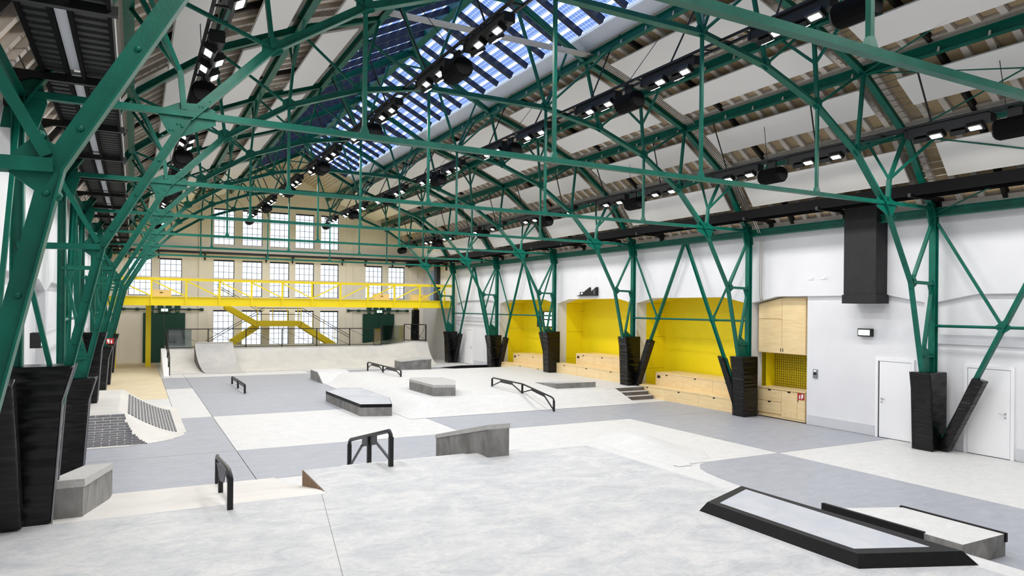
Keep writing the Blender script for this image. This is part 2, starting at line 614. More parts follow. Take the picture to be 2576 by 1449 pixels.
# ------------------------------------------------------------------ roof
UP = [(9.42, 5.89), (8.25, 7.73), (6.65, 8.95), (4.92, 9.72), (2.97, 10.40)]          # purlin / rafter nodes
SK = [(9.78, 6.12), (8.46, 8.0), (6.78, 9.24), (5.0, 10.02), (3.0, 10.72)]            # roof skin nodes
ROWN = ['lowest', 'second', 'third', 'highest']
RY0, RY1, DY = 3.0, YF, .5
for side in (1, -1):
    sn = 'right' if side > 0 else 'left'
    for k in range(4):
        (xa, za), (xb, zb) = SK[k], SK[k + 1]
        a, b = Vector((side * xa, 0, za)), Vector((side * xb, 0, zb))
        d = (b - a)
        Ls = d.length
        d.normalize()
        n = Vector((d.z * (1 if side < 0 else -1), 0, -d.x * (1 if side < 0 else -1)))
        if n.z > 0:
            n = -n                                  # points down into the hall
        ce = empty('ceiling')
        struct(ce, 'coffered roof slope of ribs and tan panels, %s strip on the %s side' % (ROWN[k], sn), 'ceiling')
        sk = MB()
        sk.hexa([a + Vector((0, YN, 0)), b + Vector((0, YN, 0)), b + Vector((0, YF, 0)), a + Vector((0, YF, 0))],
                [a + Vector((0, YN, 0)) - n * .12, b + Vector((0, YN, 0)) - n * .12, b + Vector((0, YF, 0)) - n * .12, a + Vector((0, YF, 0)) - n * .12])
        sk.build('roof_deck', 'roof_brown', ce)

        def slab(s0, s1, y0, y1, h0, h1):
            pts = []
            for h in (h0, h1):
                for s_, y in ((s0, y0), (s1, y0), (s1, y1), (s0, y1)):
                    pts.append(a + d * s_ + n * h + Vector((0, y, 0)))
            return pts[:4], pts[4:]
        for s0, s1 in ((0.0, .13), (Ls - .13, Ls)):
            MB().hexa(*slab(s0, s1, YN, YF, 0, .10)).build('edge_beam', 'roof_rib', ce)
        rib = MB().hexa(*slab(.13, Ls - .13, -.07, .07, 0, .13)).data('rib', 'roof_rib')
        pan = MB().hexa(*slab(.16, Ls - .16, .085, DY - .085, 0, .045)).data('ceiling_panel', 'roof_tan')
        jnt = MB().hexa(*slab(.05, Ls - .05, -.045, .045, 0, .15)).data('expansion_joint', 'dark_gap')
        yy = RY0
        far_r, far_p = MB(), MB()
        while yy < RY1 - .3:
            ph = (yy - FY[0]) % 6
            isj = abs(ph - 4.4814) < .26
            if yy < 27:
                put('expansion_joint' if isj else 'rib', jnt if isj else rib, ce, (0, yy, 0))
                put('ceiling_panel', pan, ce, (0, yy, 0))
            else:
                far_r.hexa(*slab(.13, Ls - .13, yy - .07, yy + .07, 0, .13), 1 if isj else 0)
                far_p.hexa(*slab(.16, Ls - .16, yy + .085, yy + DY - .085, 0, .045))
            yy += DY
        tag(far_r.build('far_ribs', ['roof_rib', 'dark_gap'], ce), kind='stuff')
        tag(far_p.build('far_panels', 'roof_tan', ce), kind='stuff')

# skylight over the ridge
SKY0, SKY1 = 0.0, 40.0
RZ = 12.22
E0 = (2.66, 10.88)
sl = empty('skylight')
struct(sl, 'long ridge skylight of blue solar glass between dark glazing bars', 'skylight')
for side in (1, -1):
    a, b = Vector((side * E0[0], 0, E0[1])), Vector((0, 0, RZ))
    d = (b - a)
    Ls = d.length
    d.normalize()
    n = d.cross(Vector((0, 1, 0)))
    if n.z > 0:
        n = -n
    pm = Matrix(((0, d.x, -n.x, a.x), (1, d.y, -n.y, 0), (0, d.z, -n.z, a.z), (0, 0, 0, 1)))
    pane = MBox(.03, .97, .05, Ls - .08, 0, .012).data('pane', 'solar_glass')
    bar = MB().bar(a + n * .05 + d * .14, b + n * .05, .09, .16, (0, 1, 0)).data('glazing_bar', 'navy_bar')
    heavy = MB().bar(a + n * .06 + d * .14, b + n * .06, .14, .2, (0, 1, 0)).data('glazing_bar', 'navy_bar')
    for y in range(int(SKY0), int(SKY1) + 1):
        put('glazing_bar', heavy if y % 5 == 0 else bar, sl, (0, y + .05, 0))
        if y < SKY1:
            p = put('pane', pane, sl)
            p.matrix_local = Matrix.Translation((0, y + .05, 0)) @ pm
    # upstand between glass and purlin
    q0, q1 = Vector((side * 3.02, 0, 10.62)), Vector((side * 2.62, 0, 10.86))
    MB().hexa([q0 + Vector((0, SKY0, 0)), q1 + Vector((0, SKY0, 0)), q1 + Vector((0, SKY1, 0)), q0 + Vector((0, SKY1, 0))],
              [v + Vector((side * .05, 0, .12)) for v in (q0 + Vector((0, SKY0, 0)), q1 + Vector((0, SKY0, 0)), q1 + Vector((0, SKY1, 0)), q0 + Vector((0, SKY1, 0)))]).build('upstand', 'fascia_white', sl)
    for y0, y1 in ((YN, SKY0), (SKY1 + .1, YF)):
        pl = empty('ceiling')
        struct(pl, 'cream boarded roof end beyond the skylight, %s slope %s' % ('right' if side > 0 else 'left', 'near the gable wall' if y0 > 0 else 'behind the viewer'), 'ceiling')
        m = MB().hexa([a + Vector((side * .4, y0, -.22)), b + Vector((0, y0, 0)), b + Vector((0, y1, 0)), a + Vector((side * .4, y1, -.22))],
                      [v + Vector((0, 0, .12)) for v in (a + Vector((side * .4, y0, -.22)), b + Vector((0, y0, 0)), b + Vector((0, y1, 0)), a + Vector((side * .4, y1, -.22)))])
        m.build('boarding', 'plank_cream', pl)
        if y0 > 0:
            for j in range(15):
                s_ = .1 + j * (Ls / 15)
                c0 = a + d * s_
                MB().bar(c0 + n * .03 + Vector((0, y0, 0)), c0 + n * .03 + Vector((0, y1, 0)), .06, .09, n).build('batten', 'roof_rib', pl)
MBox(-.13, .13, SKY0, SKY1, RZ - .24, RZ + .05).build('ridge_beam', 'steel_green', sl)

# ------------------------------------------------------------------ steel roof frames
NL = [(8.53, 4.14), (7.52, 5.94), (6.43, 7.08), (5.08, 7.96), (3.47, 8.56), (1.70, 8.89)]     # lower chord nodes
PH = 'steel_green'


def V(x, z, y=0.0):
    return Vector((x, y, z))


def build_frame():
    root = empty('roof_frame')

    def part(name, mb, mt=PH, **k):
        return mb.build(name, mt, root, **k)
    for s in (1, -1):
        # column: H section
        c = MB()
        c.box(s * HW - .055, s * HW + .055, -.012, .012, 0, 5.95)
        c.box(s * HW - .07, s * HW - .054, -.08, .08, 0, 5.95)
        c.box(s * HW + .054, s * HW + .07, -.08, .08, 0, 5.95)
        part('column', c)
        # inner leg from foot over the knee to the gusset
        foot, knee, gus = V(s * 9.22, 1.0), V(s * NL[0][0], NL[0][1]), V(s * NL[1][0], NL[1][1])
        inn = (-s, 0, -.3)
        part('inner_leg', MB().tee(foot, knee, .13, .11, .013, (0, 1, 0), inn))
        part('inner_leg', MB().tee(knee, gus, .13, .11, .013, (0, 1, 0), inn))
        # foot web plate with sloped shoulder
        part('foot_plate', MB().ext([V(s * 9.3, 1.2, -.015), V(s * 9.12, 1.2, -.015), V(s * 8.97, 2.38, -.015), V(s * 9.02, 2.62, -.015), V(s * 9.34, 2.36, -.015)], (0, .03, 0)))
        part('foot_rib', MBox(min(s * 9.0, s * 9.33), max(s * 9.0, s * 9.33), -.07, .07, 2.3, 2.33))
        # knee strut and braces
        part('knee_strut', MB().bar(knee, V(s * HW, 4.12), .11, .075, (0, 1, 0)))
        part('knee_brace', MB().bar(knee + Vector((s * .03, 0, .05)), V(s * 9.38, 5.72), .085, .06))
        part('leg_brace', MB().bar(V(s * 9.34, 3.95), V(s * 9.04, 2.5), .09, .055))
        part('column_plate', MB().ext([V(s * 9.33, 3.85, -.02), V(s * 9.33, 4.2, -.02), V(s * 9.18, 4.12, -.02), V(s * 9.28, 3.85, -.02)], (0, .04, 0)))
        kp = [(-.2, -.05), (-.19, .05), (-.08, .16), (.04, .1), (.01, -.08), (-.07, -.15)]
        part('gusset_plate', MB().ext([V(knee.x - s * a, knee.z + b, -.012) for a, b in kp], (0, .024, 0)))
        gp = [(-.36, .0), (-.3, .10), (-.12, .19), (.16, .21), (.34, .14), (.35, -.06), (.2, -.13), (-.14, -.30), (-.25, -.22)]
        part('gusset_plate', MB().ext([V(gus.x - s * a, gus.z + b, -.012) for a, b in gp], (0, .024, 0)))
        part('head_plate', MB().ext([V(s * 9.6, 5.55, -.02), V(s * 9.22, 5.55, -.02), V(s * 9.12, 5.9, -.02), V(s * 9.2, 6.25, -.02), V(s * 9.5, 6.2, -.02)], (0, .04, 0)))
        # lower chord
        ch = [V(s * x, z) for x, z in NL[1:]]
        for p, q in zip(ch[:-1], ch[1:]):
            part('lower_chord', MB().tee(p, q, .17, .13, .016, (0, 1, 0), (0, 0, -1)))
        for p in ch[1:]:
            r = .15
            part('node_plate', MB().ext([p + Vector((r * math.cos(t) * 1.1, -.01, r * math.sin(t) + .03)) for t in [PI / 6 + i * PI / 3 for i in range(6)]], (0, .02, 0)))
        # rafter
        up_ = [V(s * x, z) for x, z in UP] + [V(0, 12.02)]
        for i, (p, q) in enumerate(zip(up_[:-1], up_[1:])):
            part('rafter', MB().tee(p, q, .16, .17, .02, (0, 1, 0), (0, 0, -1)))
        # posts and diagonals
        yj = V(s * 7.62, 6.55)
        part('post', MB().bar(gus + Vector((s * .05, 0, .1)), yj, .1, .07))
        part('post', MB().bar(yj, up_[1], .09, .06))
        for lo_, hi_ in ((2, 2), (3, 3), (4, 4)):
            part('post', MB().bar(V(s * NL[lo_][0], NL[lo_][1]), up_[hi_], .085, .06))
        for lo_, hi_ in ((2, 1), (3, 2), (4, 3)):
            part('diagonal', MB().bar(V(s * NL[lo_][0], NL[lo_][1]), up_[hi_], .05, .05))
        l4 = V(s * NL[5][0], NL[5][1])
        part('ridge_strut', MB().bar(l4, V(s * .75, 11.5), .085, .06))
        part('ridge_strut', MB().bar(V(s * .75, 11.5), V(s * 2.0, 10.85), .05, .05))
        part('ridge_strut', MB().bar(V(s * .75, 11.5), V(-s * .1, 11.95), .05, .05))
        part('diagonal', MB().bar(l4, V(s * 2.4, 10.6), .05, .05))
        # struts fanning out to the purlins
        for base, tip, dy in ((yj, up_[1], 1.0), (V(s * 5.0, 8.85), up_[3], .9), (l4, up_[4], 1.35)):
            for g in (-1, 1):
                part('purlin_strut', MB().bar(base, tip + Vector((0, g * dy, -.05)), .075 if dy > 1.2 else .055, .05))
        for x, ztop in ((NL[5][0], NL[5][1]), (NL[3][0], NL[3][1])):
            part('hanger', MB().bar(V(s * x, ztop), V(s * x, 6.0), .06, .06))
            part('hanger_shoe', MB().hexa([V(s * x - .09, 5.98, -.05), V(s * x + .09, 5.98, -.05), V(s * x + .09, 5.98, .05), V(s * x - .09, 5.98, .05)],
                                          [V(s * x - .035, 6.14, -.035), V(s * x + .035, 6.14, -.035), V(s * x + .035, 6.14, .035), V(s * x - .035, 6.14, .035)]))
    part('top_chord_link', MB().tee(V(-NL[5][0], NL[5][1]), V(NL[5][0], NL[5][1]), .17, .13, .016, (0, 1, 0), (0, 0, -1)))
    part('tie_beam', MB().bar(V(-HW, 5.99), V(HW, 5.99), .10, .085, (0, 1, 0)))
    part('collar', MB().bar(V(-.75, 11.5), V(.75, 11.5), .05, .05))
    # rivets
    rv = MB()
    for s in (1, -1):
        foot, knee, gus = V(s * 9.22, 1.0), V(s * NL[0][0], NL[0][1]), V(s * NL[1][0], NL[1][1])
        for p, q in ((foot, knee), (knee, gus)):
            d = q - p
            L_ = d.length
            dn = d.normalized()
            nrm = Vector((-dn.z, 0, dn.x))
            k = int(L_ / .62)
            for i in range(k + 1):
                c = p + dn * (.25 + i * (L_ - .4) / max(k, 1))
                for g in (-1, 1):
                    rv.dome(c + Vector((0, g * .013, 0)), (0, g, 0), .02)
        for g in (-1, 1):
            for i in range(3):
                rv.dome(knee + Vector((-s * (.02 - .04 * i), g * .02, -.16 + .16 * i)), (0, g, 0), .026)
            for i in range(6):
                t = -.24 + .09 * i
                rv.dome(gus + Vector((-s * t * 1.0 - s * .06, g * .012, t + .05)), (0, g, 0), .016)
                rv.dome(gus + Vector((-s * t * 1.0 + s * .07, g * .012, t - .04)), (0, g, 0), .016)
        for x, z in NL[1:]:
            for g in (-1, 1):
                rv.dome(V(s * x - .05, z + .03, g * .01), (0, g, 0), .014)
                rv.dome(V(s * x + .05, z + .03, g * .01), (0, g, 0), .014)
    tag(part('rivets', rv), kind='stuff')
    rg = MB()
    for s in (1, -1):
        for k in range(4):
            p, q = V(s * UP[k][0], UP[k][1]), V(s * UP[k + 1][0], UP[k + 1][1])
            d = q - p
            nn = Vector((-d.z, 0, d.x)).normalized()
            if nn.z < 0:
                nn = -nn
            m = int(d.length / .17)
            for i in range(2, m - 1):
                c = p + d * (i / m) + nn * .14
                rg.bar(c + Vector((0, -.62, 0)), c + Vector((0, .42, 0)), .014, .014, (0, 0, 1))
    tag(part('hanger_rods', rg, 'pipe_metal'), kind='stuff')
    return root


FLAB = ['nearest green riveted roof frame, its leg crossing the upper left corner',
        'second green riveted roof frame, whose right column stands between the two white doors',
        'third green roof frame, carrying the silver conduits up from the wooden cupboard',
        'fourth green roof frame, right column beside the concrete steps',
        'fifth green roof frame, right column between the two farther yellow bays',
        'sixth green roof frame, right column before the farthest yellow bay',
        'farthest green roof frame, just before the yellow walkway']
fr0 = build_frame()
for i, y in enumerate(FY):
    r = fr0 if i == 0 else copy_tree(fr0)
    r.location = (0, y, 0)
    tag(r, FLAB[i], 'roof frame', 'green steel roof frames')

# ------------------------------------------------------------------ purlins and eaves beams
PN = ['eaves beam', 'lowest purlin', 'second purlin', 'third purlin', 'topmost purlin under the skylight edge']
for s in (1, -1):
    for k, (x, z) in enumerate(UP):
        sn = 'right' if s > 0 else 'left'
        y0, y1 = (-4.0, YF) if k else (-2.0, YF - 5.6)
        pl = thing('purlin' if k else 'eaves_beam', 'long green steel %s running along the %s roof slope' % (PN[k], sn) if k else 'long green steel eaves beam along the top of the %s wall' % sn, 'beam', (s * x, 0, z), 'longitudinal roof beams')
        m = MB()
        h = .11
        m.box(-.012, .012, y0, y1, -h, h)
        m.box(-.075, .075, y0, y1, h - .018, h + .002)
        m.box(-.075, .075, y0, y1, -h - .002, -h + .018)
        m.build('beam_section', PH, pl)
        if k:
            lug = MB().ext([(-.03, -.02, .10), (.03, -.02, .10), (.0, -.02, .2)], (0, .04, 0)).data('cleat', 'roof_rib')
            yy = FY[0] + .25
            while yy < 26:
                put('cleat', lug, pl, (-s * .06, yy, -.31 if False else -.2))
                yy += 1.0

# ------------------------------------------------------------------ roof wind bracing over the nearest bay
wbz = thing('wind_brace', 'thin green crossed wind-bracing rods over the nearest right roof bay', 'brace', (0, 0, 0))
for k in range(4):
    for (p, q) in ((UP[k], UP[k + 1]), (UP[k + 1], UP[k])):
        MB().tube([(p[0] - .05, FY[1], p[1] - .06), (q[0] - .05, FY[0], q[1] - .06)], .018, 6).build('brace_rod', PH, wbz)

# ------------------------------------------------------------------ wall bracing and crash pads
BASE = {1: [0, 0, 0, .4, .4, 0, 0], -1: [.7, .7, 0, .7, 0, 0, 0]}
BR = {1: [0, 2, 4, 5], -1: [0, 2, 4, 5]}
COLN = ['nearest', 'second', 'third', 'fourth', 'fifth', 'sixth', 'seventh']
PADR = {1: 'between the two white doors', 2: 'beside the wooden cupboard', 3: 'behind the concrete steps', 4: 'between the two farther yellow bays', 5: 'before the farthest yellow bay', 6: 'in front of the yellow walkway', 0: 'nearest the viewer'}
for s in (1, -1):
    sn = 'right' if s > 0 else 'left'
    X = s * HW
    for b in BR[s]:
        ya, yb = FY[b], FY[b + 1]
        ym = (ya + yb) / 2
        t = thing('wall_brace', 'green inverted V wall brace on the %s wall, %s braced bay from the viewer' % (sn, ['nearest', '', 'second', '', 'third', 'farthest'][b]), 'brace', (X, ym, 0), 'green wall braces')
        for y, g in ((ya, 1), (yb, -1)):
            z0 = BASE[s][b if g > 0 else b + 1]
            p0 = Vector((0, y + g * .2 - ym, z0 + .1))
            p1 = Vector((0, -g * .1, 5.8))
            MB().tee(p0, p1, .13, .11, .014, (1, 0, 0), (0, g, 0)).build('diagonal', PH, t)
            zz = 3.07
            f = (zz - p0.z) / (p1.z - p0.z)
            q = p0.lerp(p1, f)
            MB().bar((0, y + g * .1 - ym, 5.6), q, .06, .05).build('counter_diagonal', PH, t)
            MB().ext([q + Vector((-.02, a_, b_)) for a_, b_ in ((-.2, 0), (0, .16), (.2, 0), (0, -.14))], (.04, 0, 0)).build('node_plate', PH, t)
        MB().bar((0, ya - ym, 3.07), (0, yb - ym, 3.07), .05, .05).build('cross_rod', PH, t)
    for i, y in enumerate(FY):
        if s > 0 and i == 0:
            continue
        z0 = BASE[s][i]
        if s > 0:
            lab = 'black vinyl crash pad round the right-hand column %s' % PADR[i]
        else:
            lab = ['', 'large black vinyl crash pad in the left foreground, round the front column', 'black vinyl crash pad behind the left concrete hubba', 'black vinyl crash pad on the brick-bank plateau',
                   'narrow black crash pad beyond the brick-bank plateau', 'second farthest black crash pad on the left row', 'farthest black crash pad on the left row'][i]
            if i == 0:
                continue
        pd = thing('crash_pad', lab, 'pad', (X, y, z0), 'black column pads')
        prof = [(.2, 0), (-.40, 0), (-.44, .9), (-.47, 1.5), (-.54, 1.93), (.2, 1.93)] if s > 0 else [(.2, 0), (-.40, 0), (-.46, .9), (-.50, 1.5), (-.62, 1.93), (.2, 1.93)]
        m = MB()
        hy = .25
        n = len(prof)
        front = [Vector((s * a, -hy, h)) for a, h in prof]
        backp = [Vector((s * a, hy, h)) for a, h in prof]
        m.add(front + backp, [tuple(range(n)), tuple(range(2 * n - 1, n - 1, -1))] + [(i2, n + i2, n + (i2 + 1) % n, (i2 + 1) % n) for i2 in range(n)])
        ob = m.build('pad_body', 'pad_black', pd)
        bv = ob.modifiers.new('soft', 'BEVEL')
        bv.width = .03
        bv.segments = 3
        for j in (-1, 1):
            MB().tube([Vector((s * (a - .004 * (1 if a < 0 else 0)), j * (hy - .004), h)) for a, h in prof[1:5]], .011, 6).build('seam_piping', 'piping' if s < 0 else 'pad_black', pd)
        for g, bb in ((1, i), (-1, i - 1)):
            if bb in BR[s]:
                if s > 0:
                    where = 'leaning toward the viewer' if g < 0 else 'leaning away from the viewer'
                else:
                    where = 'leaning toward the viewer' if g < 0 else 'leaning away from the viewer'
                dp = thing('brace_pad', 'black slanted brace pad %s, %s column of the %s row' % (where, COLN[i], sn), 'pad', (X, y + g * .3, z0), 'black slanted brace pads')
                yb2 = (g * 3 - g * .2) / 5.7
                p0 = Vector((0, 0, .02))
                p1 = Vector((0, (g * 2.7) / 5.7 * 1.75, 1.85))
                m = MB()
                m.hexa([p0 + Vector((-.12, -.13, 0)), p0 + Vector((.12, -.13, 0)), p0 + Vector((.12, .13, 0)), p0 + Vector((-.12, .13, 0))],
                       [p1 + Vector((-.12, -.13, -.05)), p1 + Vector((.12, -.13, -.05)), p1 + Vector((.12, .13, .02)), p1 + Vector((-.12, .13, .02))])
                ob = m.build('pad_body', 'pad_black', dp)
                bv = ob.modifiers.new('soft', 'BEVEL')
                bv.width = .025
                bv.segments = 3

# ------------------------------------------------------------------ acoustic panels
for s in (1, -1):
    sn = 'right' if s > 0 else 'left'
    for k in range(4):
        (xa, za), (xb, zb) = SK[k], SK[k + 1]
        a, b = Vector((s * xa, 0, za)), Vector((s * xb, 0, zb))
        d = b - a
        Ls = d.length
        d.normalize()
        n = d.cross(Vector((0, 1, 0)))
        if n.z > 0:
            n = -n
        c = a + d * (Ls * (.60, .58, .55, .52)[k]) + n * .36
        hw_ = (.44, .40, .42, .46)[k]
        L0, L1 = .33, 5.38
        # slatted board: one corrugated surface with a flat border
        prof = [(-hw_, 0), (-hw_ + .09, 0)]
        t = -hw_ + .09
        step = (2 * hw_ - .18) / 9
        for j in range(9):
            prof += [(t + .012, .03), (t + .03, .03), (t + .042, 0), (t + step, 0)]
            t += step
        prof += [(hw_, 0), (hw_, -.045), (-hw_, -.045)]
        m = MB()
        vs = [c + d * p + n * (-h) for p, h in prof]
        m.ext([v + Vector((0, L0 + .3, 0)) for v in vs], (0, L1 - L0 - .6, 0))
        for q0, q1 in ((L0, L0 + .3), (L1 - .3, L1)):
            m.ext([c + d * p - n * h + Vector((0, q0, 0)) for p, h in ((-hw_, 0), (hw_, 0), (hw_, -.045), (-hw_, -.045))], (0, q1 - q0, 0))
        me = m.data('acoustic_panel', 'acoustic_white')
        for bay in range(7):
            o = put('acoustic_panel', me, None, (0, FY[bay], 0))
            tag(o, 'white slatted acoustic panel, %s row up the %s roof slope, %s bay from the viewer' % (ROWN[k], sn, ORD[bay]), 'acoustic panel', 'white ceiling acoustic panels')

# ------------------------------------------------------------------ lighting tracks, luminaires, loudspeakers
TR = [(2.24, 8.55, (2.97, 10.32), 'inner right'), (-2.24, 8.55, (-2.97, 10.32), 'inner left'), (7.1, 7.27, (6.65, 8.85), 'outer right'), (-7.1, 7.27, (-6.65, 8.85), 'outer left')]


def lamp_proto():
    root = empty('track_luminaire')
    m = MB()
    m.box(-.10, .10, -.85, .85, .0, .205)
    m.build('housing', 'black_metal', root)
    for e in (-1, 1):
        MBox(-.11, .11, e * .87 - .03, e * .87 + .03, 0, .17).build('end_cap', 'black_metal', root)
    for j, y in enumerate((-.6, -.2, .2, .6)):
        g = 1 if j % 2 else -1
        hd = MBox(-.095, .095, -.16, .16, -.06, .04).build('lamp_head', 'black_metal', root)
        hd.location = (g * .07, y, -.03)
        hd.rotation_euler = (0, g * -.5, 0)
        MBox(-.05, .05, -.11, .11, -.068, -.058).build('lamp_face', 'lamp_face', hd)
    return root


def speaker_proto():
    root = empty('loudspeaker')
    n = 14
    m = MB()
    pr = [(math.cos(2 * PI * i / n) * .24 * (1 if abs(math.cos(2 * PI * i / n)) < .8 else .95), math.sin(2 * PI * i / n) * .21) for i in range(n)]
    vs = []
    for y, k in ((-.36, .8), (-.32, 1.0), (.30, 1.0), (.34, .9)):
        vs += [(x * k, y, z * k - .2) for x, z in pr]
    fs = [(r * n + i, r * n + (i + 1) % n, (r + 1) * n + (i + 1) % n, (r + 1) * n + i) for r in range(3) for i in range(n)] + [tuple(range(n - 1, -1, -1)), tuple(range(3 * n, 4 * n))]
    m.add(vs, fs)
    m.build('cabinet', 'speaker_black', root)
    MB().ext([(x * .82, -.37, z * .82 - .2) for x, z in pr], (0, .03, 0)).build('grille', 'speaker_black', root)
    MB().bar((0, 0, .205), (0, 0, -.05), .27, .05).build('bracket', 'black_metal', root)
    return root


lp0, sp0 = lamp_proto(), speaker_proto()
used = [False, False]
for x, z, (px, pz), nm in TR:
    tr = thing('lighting_track', 'long black lighting truss hung under the roof, %s of the four' % nm, 'lighting track', (x, 0, z), 'black lighting trusses')
    for dx in (-.13, .13):
        MBox(dx - .022, dx + .022, -3.0, 43.5, .2, .25).build('rail', 'black_metal', tr)
    brm = MBox(-.13, .13, -.02, .02, .21, .24).data('cross_piece', 'black_metal')
    yy = -2.8
    while yy < 43:
        put('cross_piece', brm, tr, (0, yy, 0))
        yy += .55 if yy < 24 else 1.1
    for i, fy in enumerate(FY):
        for k, o in enumerate((-1.2, 1.5)):
            MB().tube([(px - x, fy + o, pz - z), (0, fy + o + (.12 if k else -.12), .22)], .02, 6).build('drop_rod', 'black_metal', tr)
        MB().tube([(px - x + (.5 if x > 0 else -.5) * 1.0, fy + 3.4, pz - z - .05), (0, fy + 3.2, .22)], .008, 5).build('stay_wire', 'black_metal', tr)
    for b in range(-1, 7):  # bay behind the viewer: unseen luminaires added to brighten the near-left steel
        yc = 7.7 + 6 * b
        for k, off in enumerate((-1.6, 1.15)):
            if yc + off > 43:
                continue
            o = lp0 if not used[0] else copy_tree(lp0)
            used[0] = True
            o.location = (x, yc + off, z)
            tag(o, 'black four-lamp luminaire on the %s truss, %s bay, %s the loudspeaker' % (nm, ORD[b] if b >= 0 else 'added unseen fill-light', 'before' if k == 0 else 'beyond'), 'luminaire', 'track luminaires')
            ld = bpy.data.lights.new('luminaire_light', 'AREA')
            ld.shape = 'RECTANGLE'
            ld.size = .35
            ld.size_y = 1.6
            ld.energy = LAMP_W
            ld.color = (1.0, 0.982, 0.958)
            lo = bpy.data.objects.new('luminaire_light', ld)
            COL.objects.link(lo)
            lo.parent = o
            lo.location = (0, 0, -.16)
        if b < 0:
            continue
        o = sp0 if not used[1] else copy_tree(sp0)
        used[1] = True
        o.location = (x, yc - .15, z)
        tag(o, 'black drum-shaped loudspeaker on the %s truss, %s bay from the viewer' % (nm, ORD[b]), 'loudspeaker', 'hanging loudspeakers')

# ------------------------------------------------------------------ cable trays along both eaves
for s in (1, -1):
    sn = 'right' if s > 0 else 'left'
    t = thing('cable_tray', 'wide black ribbed cable tray with pale light strip along the %s eaves' % sn, 'cable tray', (s * 8.8, 0, 6.3), 'eaves cable trays')
    for x0, x1, nm in ((-.42, -.08, 'inner_tray'), (.1, .36, 'outer_tray')):
        m = MB()
        prof = []
        yy = 2.0
        while yy < YF - .1:
            prof += [(yy, 0), (yy + .09, 0), (yy + .1, .022), (yy + .19, .022)]
            yy += .2
        n = len(prof)
        vs = [(s * x0, y, z) for y, z in prof] + [(s * x1, y, z) for y, z in prof]
        m.add(vs, [(i, i + 1, n + i + 1, n + i) for i in range(n - 1)])
        m.build(nm, 'tray_black', t)
        for xx in (x0, x1):
            MBox(min(s * (xx - .02), s * (xx + .02)), max(s * (xx - .02), s * (xx + .02)), 2.0, YF - .1, -.09 if xx < 0 else -.05, .18 if xx == x0 else .12).build('side_rail', 'speaker_black', t)
    ls = MBox(-.06, .06, 0, 2.4, .02, .06).data('strip_light', 'strip_white')
    bk = MBox(-.5, .95, -.04, .04, -.12, -.03).data('cross_arm', 'black_metal')
    br = MB()
    br.ext([(.30 * s, -.03, -.05), (.72 * s, -.03, -.05), (.72 * s, -.03, -.22)], (0, .06, 0))
    br.box(min(.66 * s, .76 * s), max(.66 * s, .76 * s), -.05, .05, -.5, -.05)
    brd = br.data('wall_bracket', 'black_metal')
    yy = 2.6
    while yy < YF - 2.6:
        put('strip_light', ls, t, (s * .01, yy + .1, 0))
        o = put('cross_arm', bk, t, (0, yy, 0))
        if s < 0:
            o.scale = (-1, 1, 1)
        put('wall_bracket', brd, t, (0, yy, 0))
        yy += 2.62
gt = thing('cable_tray', 'black cable tray crossing the gable wall above the middle windows', 'cable tray', (0, YF - .5, 6.55))
MBox(-9.3, 9.3, -.25, .2, -.05, .08).build('tray_body', 'tray_black', gt)
for x in (-8.6, -6.9, -4.4, -.86, .75, 3.95, 5.5, 7.4, 8.6):
    MB().ext([(x - .03, .35, -.05), (x - .03, -.15, -.05), (x - .03, .35, -.3)], (.06, 0, 0)).box(x - .04, x + .04, .3, .38, -.42, .02).build('wall_bracket', 'black_metal', gt)

# ------------------------------------------------------------------ conduits on the third frame
CP = [(9.5, 3.95), (9.5, 5.75), (9.3, 6.1), (8.15, 7.86), (6.6, 9.03), (4.9, 9.8), (2.9, 10.42), (-2.9, 10.42), (-4.9, 9.8), (-6.6, 9.03), (-8.15, 7.86), (-8.6, 7.2)]
for j in range(5):
    y = 16.06 + .075 * j
    k = 0 if j < 2 else 2
    pts = []
    for i, (x, z) in enumerate(CP[k:]):
        pts.append((x, y, z))
    if j < 2:
        pts = [(9.62, y, 3.85), (9.55, y, 3.72)][::-1][:1] + pts
    tag(MB().tube(pts, .017, 6).build('conduit_pipe', 'pipe_metal', smooth=True), 'silver conduit over the third roof frame, %s of the five, counted away from the viewer' % ['first', 'second', 'third', 'fourth', 'fifth'][j], 'pipe', 'silver conduits')
vd = thing('ventilation_duct', 'tall square black duct hanging down the right wall near the white door', 'duct', (9.45, 12.41, 3.63))
MBox(-.24, .24, -.48, .48, .0, 2.75).build('duct_body', 'duct_black', vd)
MBox(-.27, .27, -.51, .51, -.0, .24).build('collar', 'duct_black', vd)


# ------------------------------------------------------------------ skate landscape
def field(x0, x1, nx, y0, y1, ny, fz, fm=None, keep=None):
    m = MB()
    vs = [(x0 + (x1 - x0) * i / nx, y0 + (y1 - y0) * j / ny) for j in range(ny + 1) for i in range(nx + 1)]
    fs, mi = [], []
    for j in range(ny):
        for i in range(nx):
            a = j * (nx + 1) + i
            cx, cy = x0 + (x1 - x0) * (i + .5) / nx, y0 + (y1 - y0) * (j + .5) / ny
            if keep and not keep(cx, cy):
                continue
            fs.append((a, a + 1, a + nx + 2, a + nx + 1))
            mi.append(fm(cx, cy) if fm else 0)
    m.v = [(x, y, fz(x, y)) for x, y in vs]
    m.f, m.m = fs, mi
    return m


DZ, SPX = .70, -5.66


def soft(t):                                       # 1 -> 0 ramp with eased ends
    t = min(max(t, 0), 1)
    e = .12
    if t < e:
        return 1 - t * t / (2 * e) / (1 - e) * 1.0
    if t > 1 - e:
        q = 1 - t
        return q * q / (2 * e) / (1 - e)
    return 1 - (t - e / 2) / (1 - e)


def zleft(x, y):
    return .004 + (DZ - .004) * soft((y - 10.2) / 4.25)


def hip(x, y):
    return math.hypot(max(0, x) / 2.15, max(0, y - 11.75) / 2.65)


